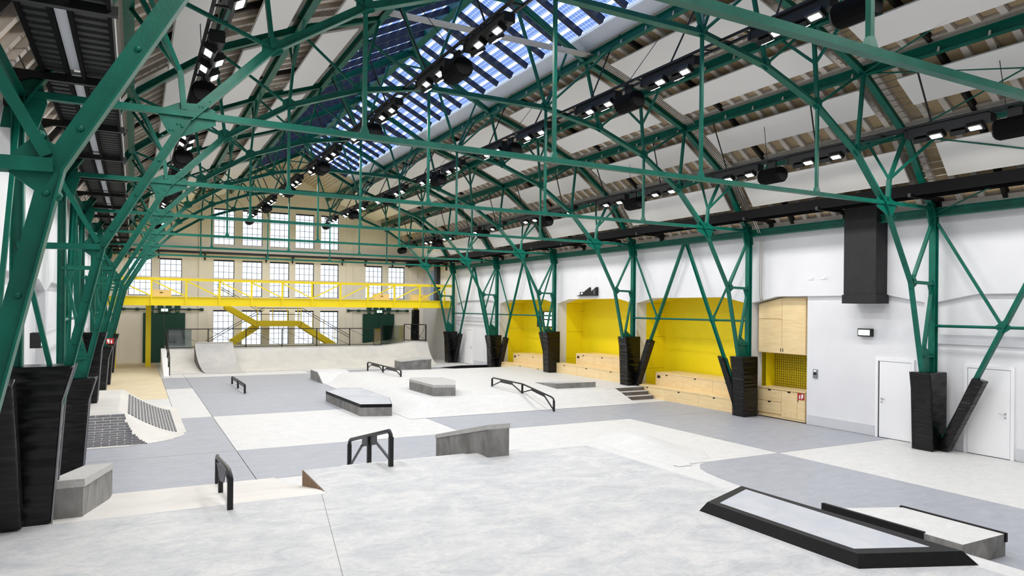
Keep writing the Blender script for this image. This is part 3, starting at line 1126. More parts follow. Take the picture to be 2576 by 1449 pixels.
def zhip(x, y):
    u = hip(x, y)
    z = max(.0025, DZ * soft(u)) if u < 1 else .0025
    q = math.hypot((x - 2.5) / 1.7, (y - 13.7) / 1.9)
    hump = .40 * (.5 + .5 * math.cos(PI * min(q, 1)))
    return z + hump * (1 - .6 * soft(u))


dk = thing('raised_deck', 'raised pale concrete deck across the foreground with banked and hipped edges', 'ramp', (0, 0, 0))
field(-9.7, SPX, 8, YN, 14.5, 90, zleft, lambda x, y: 1 if y > 10.15 else 0).build('left_bank', ['conc_deck', 'conc_cream'], dk, smooth=True)
MBox(SPX, -2.0, YN, 11.86, DZ - .3, DZ).build('main_deck', 'conc_deck', dk)
field(-2.0, 4.6, 66, YN, 15.8, 170, zhip, lambda x, y: 1 if (x > -.16 or y > 11.55) else 0, lambda x, y: hip(x, y) < 1.03 or math.hypot((x - 2.5) / 1.7, (y - 13.7) / 1.9) < 1).build('hip_bank', ['conc_deck', 'conc_white'], dk, smooth=True)
m = MB()
pf = [(10.3, DZ - .01)] + [(11.86, DZ)] + [(11.86, zleft(0, 11.86) - .02)] + [(10.3 + 1.56 * (1 - k / 6), zleft(0, 10.3 + 1.56 * (1 - k / 6)) - .02) for k in range(1, 7)]
m.ext([(SPX - .015, y, z) for y, z in pf], (.012, 0, 0))
m.build('deck_cheek', 'rusty_side', dk)
for k in range(4):
    MBox(-4.9, -2.5, 11.87 + .55 * k, 11.86 + .55 * (k + 1), 0, DZ - .14 * (k + 1) + .03).build('stair_step', 'conc_white', dk)
MBox(SPX + .01, -2.0, 11.861, 11.868, .1, DZ - .003).build('deck_riser', 'conc_white', dk)
jl = MB().hexa([(-5.744, 10.2, DZ + .0005), (-5.738, 10.2, DZ + .0005), (-6.44, 6.0, DZ + .0005), (-6.446, 6.0, DZ + .0005)],
               [(-5.744, 10.2, DZ + .0025), (-5.738, 10.2, DZ + .0025), (-6.44, 6.0, DZ + .0025), (-6.446, 6.0, DZ + .0025)])
jl.build('control_joint', 'conc_box', dk)


def tube_rail(name, label, pts_top, posts, r=.03, plates=(), braces=(), group='black grind rails'):
    c = Vector(posts[0][0])
    t = thing(name, label, 'rail', c, group)
    P = [Vector(p) - c for p in pts_top]
    MB().tube(P, r, 10).build('grind_bar', 'rail_metal', t, smooth=True)
    for a, b in posts:
        MB().bar(Vector(a) - c, Vector(b) - c, 2 * r, 2 * r, (1, 0, 0)).build('post', 'black_metal', t)
    for poly in plates:
        MB().ext([Vector(p) - c - Vector((.006, 0, 0)) for p in poly], (.012, 0, 0)).build('web_plate', 'rail_metal', t)
    for a, b in braces:
        MB().bar(Vector(a) - c, Vector(b) - c, .035, .035, (1, 0, 0)).build('brace', 'rail_metal', t)
    return t


# near kinked rail on the left bank
zl = lambda y: zleft(0, y)
tube_rail('kinked_rail', 'black kinked rail dropping down the cream bank, beside the left hubba', [(-7.0, 9.97, DZ + .38), (-7.0, 10.0, DZ + .44), (-6.99, 10.3, DZ + .46), (-6.97, 10.85, DZ + .40), (-6.75, 14.2, .57), (-6.72, 14.45, .54), (-6.72, 14.5, .46)],
          [((-7.0, 9.98, DZ), (-7.0, 9.98, DZ + .42)), ((-6.87, 12.4, zl(12.4)), (-6.87, 12.4, zl(12.4) + .45)), ((-6.72, 14.5, 0), (-6.72, 14.5, .48))], .035,
          plates=[[(-6.96, 10.75, DZ + .38), (-6.96, 11.1, DZ + .10), (-6.96, 11.6, DZ + .02), (-6.96, 12.1, DZ + .2)]], braces=[((-6.98, 10.0, DZ + .1), (-6.96, 10.8, DZ + .36))])
# sloping rail over the deck edge
RX = -4.28
tube_rail('sloping_rail', 'black sloping rail running off the deck edge, beside the concrete hubba', [(RX, 11.5, DZ + .42), (RX, 11.52, DZ + .53), (RX, 11.6, DZ + .585), (RX, 14.0, .73), (RX, 14.08, .68), (RX, 14.1, .58)],
          [((RX, 11.5, DZ), (RX, 11.5, DZ + .5)), ((RX, 12.75, .32), (RX, 12.75, 1.0)), ((RX, 14.1, .02), (RX, 14.1, .62))], .036,
          plates=[[(RX, 12.3, 1.1), (RX, 12.3, .93), (RX, 13.2, .73), (RX, 13.2, .9)]], braces=[((RX, 11.52, DZ + .1), (RX, 12.3, .96)), ((RX, 14.1, .15), (RX, 13.2, .76))])


def hubba(name, label, xs0, xs1, y0, y1, zt0, zt1, zbot, x_shift=0.0, side='conc_box', cap_top=.09):
    t = thing(name, label, 'ledge', (0, y0, 0), 'concrete hubba ledges')
    n = 8
    m, c = MB(), MB()
    prev = None
    ring_b, ring_c = [], []
    for i in range(n + 1):
        f = i / n
        y = y0 + (y1 - y0) * f - y0
        zt = zt0 + (zt1 - zt0) * f
        sh = x_shift * f
        zb = zbot(y0 + y) - .03
        ring_b.append([(xs0 + sh + .02, y, zb), (xs1 + sh - .02, y, zb), (xs1 + sh - .02, y, zt - cap_top), (xs0 + sh + .02, y, zt - cap_top)])
        ring_c.append([(xs0 + sh, y, zt - cap_top), (xs1 + sh, y, zt - cap_top), (xs1 + sh, y, zt), (xs0 + sh, y, zt)])
    for mm, rg in ((m, ring_b), (c, ring_c)):
        vs = [p for r in rg for p in r]
        fs = [(3, 2, 1, 0), tuple(len(vs) - 4 + k for k in range(4))]
        fs = [(0, 1, 2, 3), tuple(len(vs) - 1 - k for k in range(4))]
        for i in range(n):
            for k in range(4):
                fs.append((i * 4 + k, (i + 1) * 4 + k, (i + 1) * 4 + (k + 1) % 4, i * 4 + (k + 1) % 4))
        mm.add(vs, fs)
    m.build('ledge_body', side, t)
    c.build('coping_cap', 'conc_cap', t)
    return t


hubba('hubba_ledge', 'low concrete hubba beside the large black pad in the left foreground', -9.12, -8.68, 10.55, 14.5, 1.16, .56, zl, .24, 'conc_box', .1)
hubba('hubba_ledge', 'weathered concrete hubba standing on the far edge of the foreground deck', -2.5, -2.03, 11.42, 14.2, 1.29, .66, lambda y: DZ if y < 11.8 else zhip(-.5, y), .12, 'conc_box', .085)

# black edged manual pad on the deck
mp_ = thing('manual_pad', 'low manual pad with black steel rim and pale inlay in the right foreground', 'skate obstacle', (-.8, 6, DZ))
cor_b = [(-1.41, 7.16), (-1.41, 4.79), (-.15, 4.27), (-.18, 7.62)]
cor_t = [(-1.33, 7.09), (-1.33, 4.86), (-.22, 4.40), (-.25, 7.52)]
cor_i = [(-1.21, 6.99), (-1.22, 4.98), (-.40, 4.64), (-.33, 7.36)]
rim = MB()
zb, zt = 0, .125
vs = [(x + .8, y - 6, zb) for x, y in cor_b] + [(x + .8, y - 6, zt) for x, y in cor_t] + [(x + .8, y - 6, zt) for x, y in cor_i] + [(x + .8, y - 6, zt - .03) for x, y in cor_i]
fs = []
for k in range(4):
    j = (k + 1) % 4
    fs += [(k, j, 4 + j, 4 + k), (4 + k, 4 + j, 8 + j, 8 + k), (8 + k, 8 + j, 12 + j, 12 + k)]
fs.append((3, 2, 1, 0))
rim.add(vs, fs)
rim.build('steel_rim', 'edge_black', mp_)
MB().ext([(x + .8, y - 6, .09) for x, y in cor_i], (0, 0, .033)).build('inlay', 'conc_captop', mp_)
# curb box behind it
cb = thing('curb_box', 'low pale curb box with black edging behind the manual pad', 'skate obstacle', (2.1, 6.3, 0))
pro = [(5.42, 0), (5.42, .31), (6.9, .31), (8.0, .012), (8.0, 0)]
m = MB()
n = len(pro)
L_ = [Vector((1.62 - 2.1, y - 6.3, z)) for y, z in pro]
R_ = [Vector((2.65 - 2.1, y - 6.3, z)) for y, z in pro]
m.add(L_ + R_, [tuple(range(n)), tuple(range(2 * n - 1, n - 1, -1))], 0)
m.add(L_ + R_, [(0, n, n + 1, 1)], 0)
m.add(L_ + R_, [(1, n + 1, n + 2, 2), (2, n + 2, n + 3, 3)], 1)
m.build('box_body', ['conc_box', 'conc_white'], cb)
MBox(1.60 - 2.1, 1.66 - 2.1, 5.95 - 6.3, 7.6 - 6.3, .17, .33).build('edge_angle', 'edge_black', cb)
MBox(2.62 - 2.1, 2.67 - 2.1, 5.40 - 6.3, 6.95 - 6.3, .20, .325).build('edge_angle', 'edge_black', cb)

# middle platform with banks, steps, wedges
PZ = .40
pt = thing('street_platform', 'low pale concrete platform with gentle banks in the middle of the hall', 'ramp', (0, 0, 0))


def plat(x, y):
    u = max((.4 - x) / 1.0, (21.75 - y) / 1.35, (y - 32.0) / 1.2, 0)
    return .007 + (PZ - .007) * soft(u) if u < 1 else .007


field(-.75, 9.72, 42, 20.3, 33.3, 104, plat, None, lambda x, y: not (x > 7.9 and y < 21.76)).build('platform_surface', 'conc_white', pt, smooth=True)
m = MB()
m.ext([(-.82, 31.3, 0), (-.82, 33.6, 0), (-.82, 33.6, .42), (-.82, 32.35, .42)], (.75, 0, 0))
m.build('bank_cheek', 'conc_box', pt)
m = MB()
m.ext([(-.78, 31.28, .01), (-.78, 33.6, .01), (-.78, 33.6, .43), (-.78, 32.33, .43)], (1.4, 0, 0))
m.build('kicker_top', 'conc_white', pt)
st = thing('concrete_steps', 'three shallow concrete steps beside the wooden bench and the V pads', 'steps', (8.7, 21.4, 0))
for k in range(3):
    MBox(7.8 - .13 * k - 8.7, 9.36 - 8.7, 21.15 + .3 * k - 21.4, 22.2 - 21.4, .133 * k, .133 * (k + 1)).build('step', 'conc_boxdark', st)
    MBox(7.82 - .13 * k - 8.7, 9.36 - 8.7, 21.16 + .3 * k - 21.4, 22.2 - 21.4, .133 * (k + 1), .133 * (k + 1) + .004).build('tread', 'conc_white', st)


def wedge(name, label, near, far, z0, h, side, top):
    t = thing(name, label, 'skate obstacle', (near[0], near[1], z0))
    o = Vector((near[0], near[1], z0))
    a, b = Vector((near[0], near[1], z0)) - o, Vector((near[2], near[3], z0)) - o
    c, d = Vector((far[0], far[1], z0)) - o, Vector((far[2], far[3], z0)) - o
    hz = Vector((0, 0, h))
    e = Vector((0, 0, .005))
    m = MB()
    m.add([a, b, d, c, a + hz, b + hz, d + e, c + e], [(0, 1, 5, 4), (1, 2, 6, 5), (2, 3, 7, 6), (3, 0, 4, 7)], 0)
    m.add([a + hz, b + hz, d + e, c + e], [(0, 1, 2, 3)], 1)
    m.build('wedge_body', [side, top], t)


wedge('kicker_wedge', 'grey kicker wedge on the platform in front of the middle wooden bench', (5.86, 22.5, 7.56, 22.4), (6.24, 24.8, 7.9, 24.6), PZ, .2, 'conc_box', 'conc_captop')
wedge('kicker_wedge', 'flat dark kicker wedge by the far V pads on the right', (7.9, 35.9, 9.5, 35.7), (7.2, 37.2, 9.5, 37.6), 0, .2, 'edge_black', 'conc_captop')
# kinked rail down the platform bank
tube_rail('kinked_rail', 'black kinked rail descending the platform bank toward the grey slab', [(4.0, 24.2, PZ + .2), (4.0, 24.18, PZ + .3), (4.0, 24.1, PZ + .335), (3.97, 21.74, PZ + .335), (4.12, 20.05, .47), (4.14, 19.93, .42), (4.14, 19.9, .32)],
          [((4.0, 24.2, PZ), (4.0, 24.2, PZ + .3)), ((3.96, 21.74, PZ), (3.96, 21.74, PZ + .32)), ((4.14, 19.9, 0), (4.14, 19.9, .36))], .028,
          plates=[[(3.99, 23.5, PZ + .32), (3.99, 23.5, PZ + .22), (3.98, 22.5, PZ + .22), (3.98, 22.5, PZ + .32)], [(4.02, 21.2, .66), (4.02, 21.2, .56), (4.08, 20.4, .42), (4.08, 20.4, .53)]],
          braces=[((4.0, 24.18, PZ + .03), (3.99, 23.5, PZ + .24)), ((3.96, 21.78, PZ + .03), (3.98, 22.5, PZ + .24)), ((3.96, 21.7, PZ + .05), (4.02, 21.2, .58)), ((4.14, 19.92, .05), (4.08, 20.4, .45))])
tube_rail('flat_rail', 'long low black flat rail on the platform beyond the chamfered block', [(1.86, 33.4, PZ + .2), (1.86, 33.36, PZ + .31), (1.87, 33.28, PZ + .33), (2.0, 29.16, PZ + .29), (2.02, 29.06, PZ + .27), (2.02, 29.02, PZ + .18)],
          [((1.86, 33.4, PZ - .1), (1.86, 33.4, PZ + .28)), ((1.95, 31.3, PZ), (1.95, 31.3, PZ + .3)), ((2.02, 29.04, PZ), (2.02, 29.04, PZ + .25))], .03,
          plates=[[(1.88, 32.8, PZ + .32), (1.88, 32.8, PZ + .2), (1.93, 31.8, PZ + .19), (1.93, 31.8, PZ + .31)], [(1.96, 30.8, PZ + .3), (1.96, 30.8, PZ + .18), (2.0, 29.6, PZ + .17), (2.0, 29.6, PZ + .29)]],
          braces=[((1.86, 33.38, PZ + .05), (1.88, 32.85, PZ + .25)), ((1.95, 31.3, PZ + .05), (1.93, 31.8, PZ + .24)), ((1.95, 31.3, PZ + .05), (1.96, 30.8, PZ + .24)), ((2.02, 29.06, PZ + .05), (2.0, 29.6, PZ + .22))])
tube_rail('flat_rail', 'short low black flat rail alone on the blue-grey slab', [(-4.37, 32.66, .2), (-4.37, 32.64, .3), (-4.37, 32.58, .32), (-4.34, 29.0, .345), (-4.34, 28.94, .33), (-4.34, 28.92, .22)],
          [((-4.37, 32.66, 0), (-4.37, 32.66, .3)), ((-4.355, 30.84, 0), (-4.355, 30.84, .32)), ((-4.34, 28.92, 0), (-4.34, 28.92, .32))], .035, plates=[[(-4.37, 32.6, .31), (-4.37, 32.6, .2), (-4.34, 29.0, .22), (-4.34, 29.0, .335)]])


def slab_ledge(name, label, poly, z0, z1, cap, side, capm, topm):
    c = Vector((sum(p[0] for p in poly) / len(poly), sum(p[1] for p in poly) / len(poly), z0))
    t = thing(name, label, 'ledge', c)
    P = [Vector((x, y, 0)) - Vector((c.x, c.y, 0)) for x, y in poly]
    MB().ext(P, (0, 0, z1 - cap - z0)).build('ledge_body', side, t)
    n = len(P)
    Q = [p * .985 for p in P]
    m = MB()
    H0, H1 = Vector((0, 0, z1 - cap - z0)), Vector((0, 0, z1 - z0))
    m.add([p + H0 for p in P] + [p + H1 for p in P] + [q + H1 for q in Q], [(k, (k + 1) % n, n + (k + 1) % n, n + k) for k in range(n)] + [(n + k, n + (k + 1) % n, 2 * n + (k + 1) % n, 2 * n + k) for k in range(n)])
    m.build('edge_angle', capm, t)
    MB().ext([q + H1 - Vector((0, 0, .03)) for q in Q], (0, 0, .03)).build('top_slab', topm, t)


slab_ledge('grind_ledge', 'concrete grind ledge with a black steel edge on the white slab', [(-2.06, 25.4), (-1.92, 21.5), (-1.0, 21.2), (-.62, 22.6), (-.62, 25.9), (-1.3, 26.2)][::1], 0, .37, .1, 'conc_box', 'edge_black', 'conc_captop')
slab_ledge('chamfered_block', 'chamfered concrete block with pale cap on the middle platform', [(.76, 24.5), (.82, 22.25), (1.53, 22.05), (2.12, 23.4), (2.1, 24.6), (1.0, 25.0)], PZ - .02, PZ + .38, .09, 'conc_box', 'conc_cap', 'conc_cap')
t = thing('angled_block', 'angled concrete block in front of the far quarter pipe', 'ledge', (5.5, 36.5, 0))
m = MB()
m.hexa([(-.75, .3, 0), (.22, -.05, 0), (.22, 1.4, 0), (-.75, 1.4, 0)], [(-.75, .3, .4), (.22, -.05, .51), (.22, 1.4, .51), (-.75, 1.4, .4)])
m.build('block_side', 'conc_box', t)
MB().hexa([(.22, -.05, 0), (.85, -.1, 0), (.85, 1.4, 0), (.22, 1.4, 0)], [(.22, -.05, .51), (.85, -.1, .52), (.85, 1.4, .52), (.22, 1.4, .51)]).build('block_front', 'conc_box', t)
MB().hexa([(-.77, .28, .4), (.22, -.07, .51), (.22, 1.42, .51), (-.77, 1.42, .4)], [(-.77, .28, .45), (.22, -.07, .56), (.22, 1.42, .56), (-.77, 1.42, .45)]).hexa([(.22, -.07, .51), (.87, -.12, .52), (.87, 1.42, .52), (.22, 1.42, .51)], [(.22, -.07, .56), (.87, -.12, .57), (.87, 1.42, .57), (.22, 1.42, .56)]).build('coping_cap', 'conc_cap', t)

# ------------------------------------------------------------------ brick banks on the left
BZ = .70
bx1, by0, by1, RUN = -8.42, 20.75, 25.6, 1.42


def bank(x, y):
    dx, dy = max(0, x - bx1), max(by0 - y, y - by1, 0)
    u = math.hypot(dx, dy) / RUN
    return .005 + (BZ - .005) * max(0, 1 - u) ** 1.55 if u < 1 else .005


bk = thing('brick_bank', 'pale concrete mound with dark brick-faced banks by the left pads', 'ramp', (0, 0, 0))
field(-9.7, bx1 + RUN + .12, 40, by0 - RUN - .12, by1 + RUN + .12, 90, bank, None, lambda x, y: math.hypot(max(0, x - bx1), max(by0 - y, y - by1, 0)) < RUN * 1.06).build('mound', 'conc_ramplight', bk, smooth=True)


def bank_pt(u, al, face):                           # u: 0 top .. 1 foot, al: along the face
    zz = BZ * (1 - u) ** 1.55
    if face == 0:
        return Vector((al, by0 - u * RUN, zz + .005))
    return Vector((bx1 + u * RUN, al, zz + .005))


for face, (u0, u1), nrow, (a0, a1), nb in ((0, (.10, .97), 14, (-9.62, -8.32), 4), (1, (.10, .93), 15, (20.75, 25.1), 8)):
    for r in range(nrow):
        ua, ub = u0 + (u1 - u0) * r / nrow, u0 + (u1 - u0) * (r + 1) / nrow
        g = (ub - ua) * .19
        ua, ub = ua + g, ub - g
        wl_ = (a1 - a0) / nb
        e1 = a1
        if face == 0:
            e1 = a1 + .5 * ((r + 1) / nrow) ** 1.6
        else:
            e1 = a1
        start = a0 - (.5 * wl_ if r % 2 else 0)
        x = start
        while x < e1 - .04:
            p, q = max(x, a0) + .008, min(x + wl_, e1) - .008
            x += wl_
            if q - p < .05:
                continue
            A, B, C, D = bank_pt(ua, p, face), bank_pt(ua, q, face), bank_pt(ub, q, face), bank_pt(ub, p, face)
            h = Vector((0, 0, .012)) + (Vector((0, -.008, 0)) if face == 0 else Vector((.008, 0, 0)))
            c = (A + B + C + D) / 4
            MB().hexa([A - h - c, B - h - c, C - h - c, D - h - c], [A + h - c, B + h - c, C + h - c, D + h - c]).build('brick', 'brick_dark', bk, c)

# ------------------------------------------------------------------ quarter pipe at the far end
qp = thing('quarter_pipe', 'wide pale concrete quarter pipe below the yellow walkway', 'ramp', (0, 0, 0))


def qprof(h, ytop, base, ang=1.18):
    pts = []
    run = ytop - base
    for k in range(15):
        t = k / 14
        pts.append((base + run * math.sin(t * ang) / math.sin(ang), .006 + (h - .006) * (1 - math.cos(t * ang)) / (1 - math.cos(ang))))
    return pts


def qsec(name, x0, x1, h0, h1, base, ytop, mt, cheek, shear=0.0, yb=44.2, ang=1.18):
    a, b = qprof(h0, ytop, base, ang), qprof(h1, ytop, base, ang)
    n = len(a)
    m = MB()

    def sx(x, y):
        return x + shear * max(0, ytop - y) / (ytop - base)
    vs = [(sx(x0, y), y, z) for y, z in a] + [(sx(x1, y), y, z) for y, z in b]
    m.add(vs, [(k, n + k, n + k + 1, k + 1) for k in range(n - 1)], 0)
    m.add([(sx(x0, y), y, z) for y, z in a] + [(x0, yb, h0), (x0, yb, 0)], [tuple(range(n + 2))], 1)
    m.add([(sx(x1, y), y, z) for y, z in b] + [(x1, yb, h1), (x1, yb, 0)], [tuple(range(n + 1, -1, -1))], 1)
    m.add([(x0, ytop, h0), (x1, ytop, h1), (x1, yb, h1), (x0, yb, h0), (x0, yb, 0), (x1, yb, 0)], [(0, 1, 2, 3), (3, 2, 5, 4)], 1)
    m.build(name, [mt, cheek], qp)
    MB().tube([(x0, ytop, h0), (x1, ytop, h1)], .03, 8).build('coping', 'conc_cap', qp)


qsec('transition', -6.62, -4.5, 1.1, 1.1, 38.3, 40.8, 'conc_ramplight', 'conc_ramplight')
qsec('tall_extension', -5.36, -3.5, 1.45, 1.45, 37.9, 40.0, 'conc_ramp', 'conc_boxdark', .42, 40.22, 1.32)  # darker cheek concrete: shade on the side face put into its colour
qsec('transition', -4.5, 4.9, 1.1, 1.1, 38.4, 40.8, 'conc_ramplight', 'conc_ramplight')
qsec('transition', 4.9, 7.0, 1.1, 1.34, 38.7, 40.8, 'conc_ramplight', 'conc_ramplight')
qsec('transition', 7.0, 7.85, 1.34, 1.28, 38.9, 40.8, 'conc_ramplight', 'conc_ramplight')
sw = thing('ramp_parapet', 'white sloping side wall beside the quarter pipe and the left passage', 'wall', (-6.8, 37, 0))
MB().ext([(-.1, -.4, 0), (-.1, 4.2, 0), (-.1, 4.2, 1.12), (-.1, 3.8, 1.12), (-.1, -.4, .06)], (.26, 0, 0)).build('parapet_body', 'white_paint', sw)
r = thing('slanted_railing', 'black slanted handrail above the white side wall of the ramp', 'railing', (-6.66, 37, 0))
MB().tube([(0, -.4, .1), (0, -.4, .98), (0, 3.75, 2.1), (0, 3.75, 1.1)], .022, 8).build('top_bar', 'black_metal', r)
MB().tube([(0, -.35, .4), (0, 3.7, 1.45)], .018, 6).build('mid_bar', 'black_metal', r)
for y in (.95, 2.35):
    MB().bar((0, y, .35 + .27 * (y - .95)), (0, y, .98 + .27 * (y + .4)), .035, .035).build('post', 'black_metal', r)


def railing(name, label, x0, x1, y0, y1, z0, z1, n, h=1.03, zig=1):
    t = thing(name, label, 'railing', (x0, y0, z0), 'deck guard railings')
    A, B = Vector((0, 0, 0)), Vector((x1 - x0, y1 - y0, z1 - z0))
    H = Vector((0, 0, h))
    MB().bar(A + H, B + H, .045, .045, (0, 0, 1)).build('top_bar', 'black_metal', t)
    MB().bar(A + Vector((0, 0, .06)), B + Vector((0, 0, .06)), .04, .04, (0, 0, 1)).build('bottom_bar', 'black_metal', t)
    for k in range(n + 1):
        p = A.lerp(B, k / n)
        MB().bar(p, p + H, .05, .05, (1, 0, 0)).build('post', 'black_metal', t)
    for k in range(n):
        p, q = A.lerp(B, k / n), A.lerp(B, (k + 1) / n)
        MB().bar(p + H * .96, q + Vector((0, 0, .07)), .018, .018, (0, 0, 1)).build('diagonal', 'black_metal', t)
    return t


railing('deck_railing', 'long black diagonal-braced railing on the quarter pipe deck', -6.55, 4.95, 41.0, 41.0, 1.1, 1.1, 6)
railing('deck_railing', 'short black railing beside the padded walkway column on the right', 6.4, 7.8, 41.0, 41.0, 1.34, 1.3, 1)
railing('deck_railing', 'black side railing turning the right end of the ramp deck', 7.8, 7.8, 41.0, 43.6, 1.3, 1.3, 2)
for lab, x0, x1, z0, z1, y in (('grey glass guard panel at the left end of the ramp deck', -6.55, -5.45, 1.15, 2.1, 40.95), ('wide dark glass guard panel before the right green door', 4.95, 6.35, 1.2, 2.3, 40.95), ('narrow glass guard panel beside the wide right one', 4.5, 4.93, 1.15, 2.1, 40.97)):
    g = thing('glass_guard', lab, 'glass panel', ((x0 + x1) / 2, y, z0))
    MBox(-(x1 - x0) / 2, (x1 - x0) / 2, -.008, .008, 0, z1 - z0).build('pane', 'guard_glass', g)
    MBox(-(x1 - x0) / 2, (x1 - x0) / 2, -.02, .02, -.04, .01).build('shoe', 'black_metal', g)
    MBox((x1 - x0) / 2 * (-1) - .03, (x1 - x0) / 2 * (-1) + .0, -.02, .02, -.04, z1 - z0).build('edge_post', 'black_metal', g)

# ------------------------------------------------------------------ yellow walkway
yb = thing('walkway_bridge', 'yellow steel walkway bridge spanning the hall in front of the gable windows', 'bridge', (0, 41, 0))
YS = 'yellow_steel'
for yy in (0, 2.55):
    m = MB()
    m.box(-9.6, 9.6, yy + .05, yy + .08, 3.37, 3.83)
    m.box(-9.6, 9.6, yy - .02, yy + .15, 3.37, 3.395)
    m.box(-9.6, 9.6, yy - .02, yy + .15, 3.81, 3.835)
    m.build('edge_girder', YS, yb)
MBox(-9.6, 9.6, .1, 2.6, 3.6, 3.68).build('deck_plate', YS, yb)
PX = [-7.36 + 1.638 * k for k in range(-1, 11)]
for yy in (0,):
    for x in PX:
        MBox(x - .045, x + .045, yy - .03, yy + .05, 3.37, 4.70).build('post', YS, yb)
    MBox(-9.6, 9.6, yy - .05, yy + .1, 4.69, 4.80).build('top_rail', YS, yb)
    MBox(-9.6, 9.6, yy - .06, yy + .11, 4.80, 4.855).build('handrail_board', 'handrail_wood', yb)
    for a, b in zip(PX[:-1], PX[1:]):
        z0, z1 = (4.69, 3.86) if b < 1.2 else (3.86, 4.69)
        MB().bar((a, yy + .02, z0), (b, yy + .02, z1), .02, .065, (0, 1, 0)).build('diagonal', YS, yb)
for x in (-7.45,):
    MBox(x - .13, x + .13, 2.45, 2.75, 0, 3.4).build('column', YS, yb)
MBox(-9.14, -8.98, 2.5, 2.7, 0, 3.4).build('column', YS, yb)
MBox(7.95, 8.2, 2.45, 2.7, 0, 3.4).build('column', YS, yb)
cp = thing('column_pad', 'square black pad round the right walkway column', 'pad', (8.075, 43.6, 1.3))
ob = MBox(-.19, .19, -.2, .2, -.2, 1.95).build('pad_body', 'pad_black', cp)
for lab, x, wd in (('wooden box on the walkway, left of the stair', -6.85, 1.0), ('wooden box on the walkway, inner of the two on the right', 5.55, .95), ('wooden box on the walkway, outer of the two on the right', 8.1, 1.15)):
    wb = thing('wooden_box', lab, 'box', (x, 43.05, 3.68), 'wooden boxes on the walkway')
    MBox(-wd / 2, wd / 2, -.22, .22, 0, .52).build('box_body', 'spruce', wb)
    MBox(-wd / 2 - .01, wd / 2 + .01, -.23, .23, .52, .55).build('lid', 'spruce', wb)
    MBox(-.08, .08, -.235, -.219, .38, .42).build('finger_hole', 'dark_gap', wb)

SY = 44.3
ys = thing('yellow_stair', 'yellow steel stair folding down from the walkway to the ramp deck', 'stairs', (0, SY, 0))


def stringer(p, q, h, name='stringer'):
    for dy in (0, .95):
        MB().ext([(p[0], dy, p[1]), (q[0], dy, q[1]), (q[0], dy, q[1] - h), (p[0], dy, p[1] - h)], (0, .05, 0)).build(name, YS, ys)


def flight(p, q, n, dy):
    for k in range(n):
        f = (k + .5) / n
        x, z = p[0] + (q[0] - p[0]) * f, p[1] + (q[1] - p[1]) * f
        MBox(x - .14, x + .14, dy + .05, dy + .95, z - .13, z - .09).build('tread', YS, ys)


stringer((-3.45, 3.55), (-1.67, 2.5), .36)
flight((-3.45, 3.5), (-1.67, 2.4), 7, 0)
stringer((-1.68, 2.5), (.92, 2.5), .33, 'landing_beam')
MBox(-1.68, .92, .05, 1.9, 2.38, 2.44).build('landing', YS, ys)
stringer((.9, 2.5), (3.1, 1.1), .40)
flight((.9, 2.4), (3.1, 1.05), 7, 0)
for dy in (1.0, 1.9):
    MB().ext([(-1.4, dy, 2.4), (-3.0, dy, 1.3), (-3.0, dy, .9), (-1.4, dy, 2.0)], (0, .05, 0)).build('stringer', YS, ys)
flight((-1.4, 2.3), (-3.0, 1.2), 6, 1.0)
for x in (-1.65, -.78, .1, .72, .9):
    MB().bar((x, 0, 2.4), (x, 0, 3.3), .045, .045).build('guard_post', YS, ys)
for (a, b) in (((-1.65, 3.27), (.9, 3.27)), ((-1.65, 2.9), (.9, 2.9))):
    MB().bar((a[0], 0, a[1]), (b[0], 0, b[1]), .04, .04).build('guard_bar', 'black_metal', ys)
for p, q, dy in (((-3.9, 4.6), (-1.7, 3.3), -.02), ((-3.9, 4.48), (-1.7, 3.16), -.02), ((.95, 3.3), (3.9, 1.6), -.02), ((.95, 3.16), (3.9, 1.45), -.02), ((-1.1, 3.3), (-4.4, 1.3), 1.0), ((-1.1, 3.15), (-4.4, 1.15), 1.0)):
    MB().bar((p[0], dy, p[1]), (q[0], dy, q[1]), .03, .03).build('handrail', 'black_metal', ys)
for x, z in ((-3.85, 3.45), (-3.6, 3.45), (-3.3, 3.3), (1.6, 2.0), (2.3, 1.6), (3.0, 1.15)):
    MB().bar((x, 0, z), (x, 0, z + 1.0), .03, .03).build('guard_post', YS, ys)

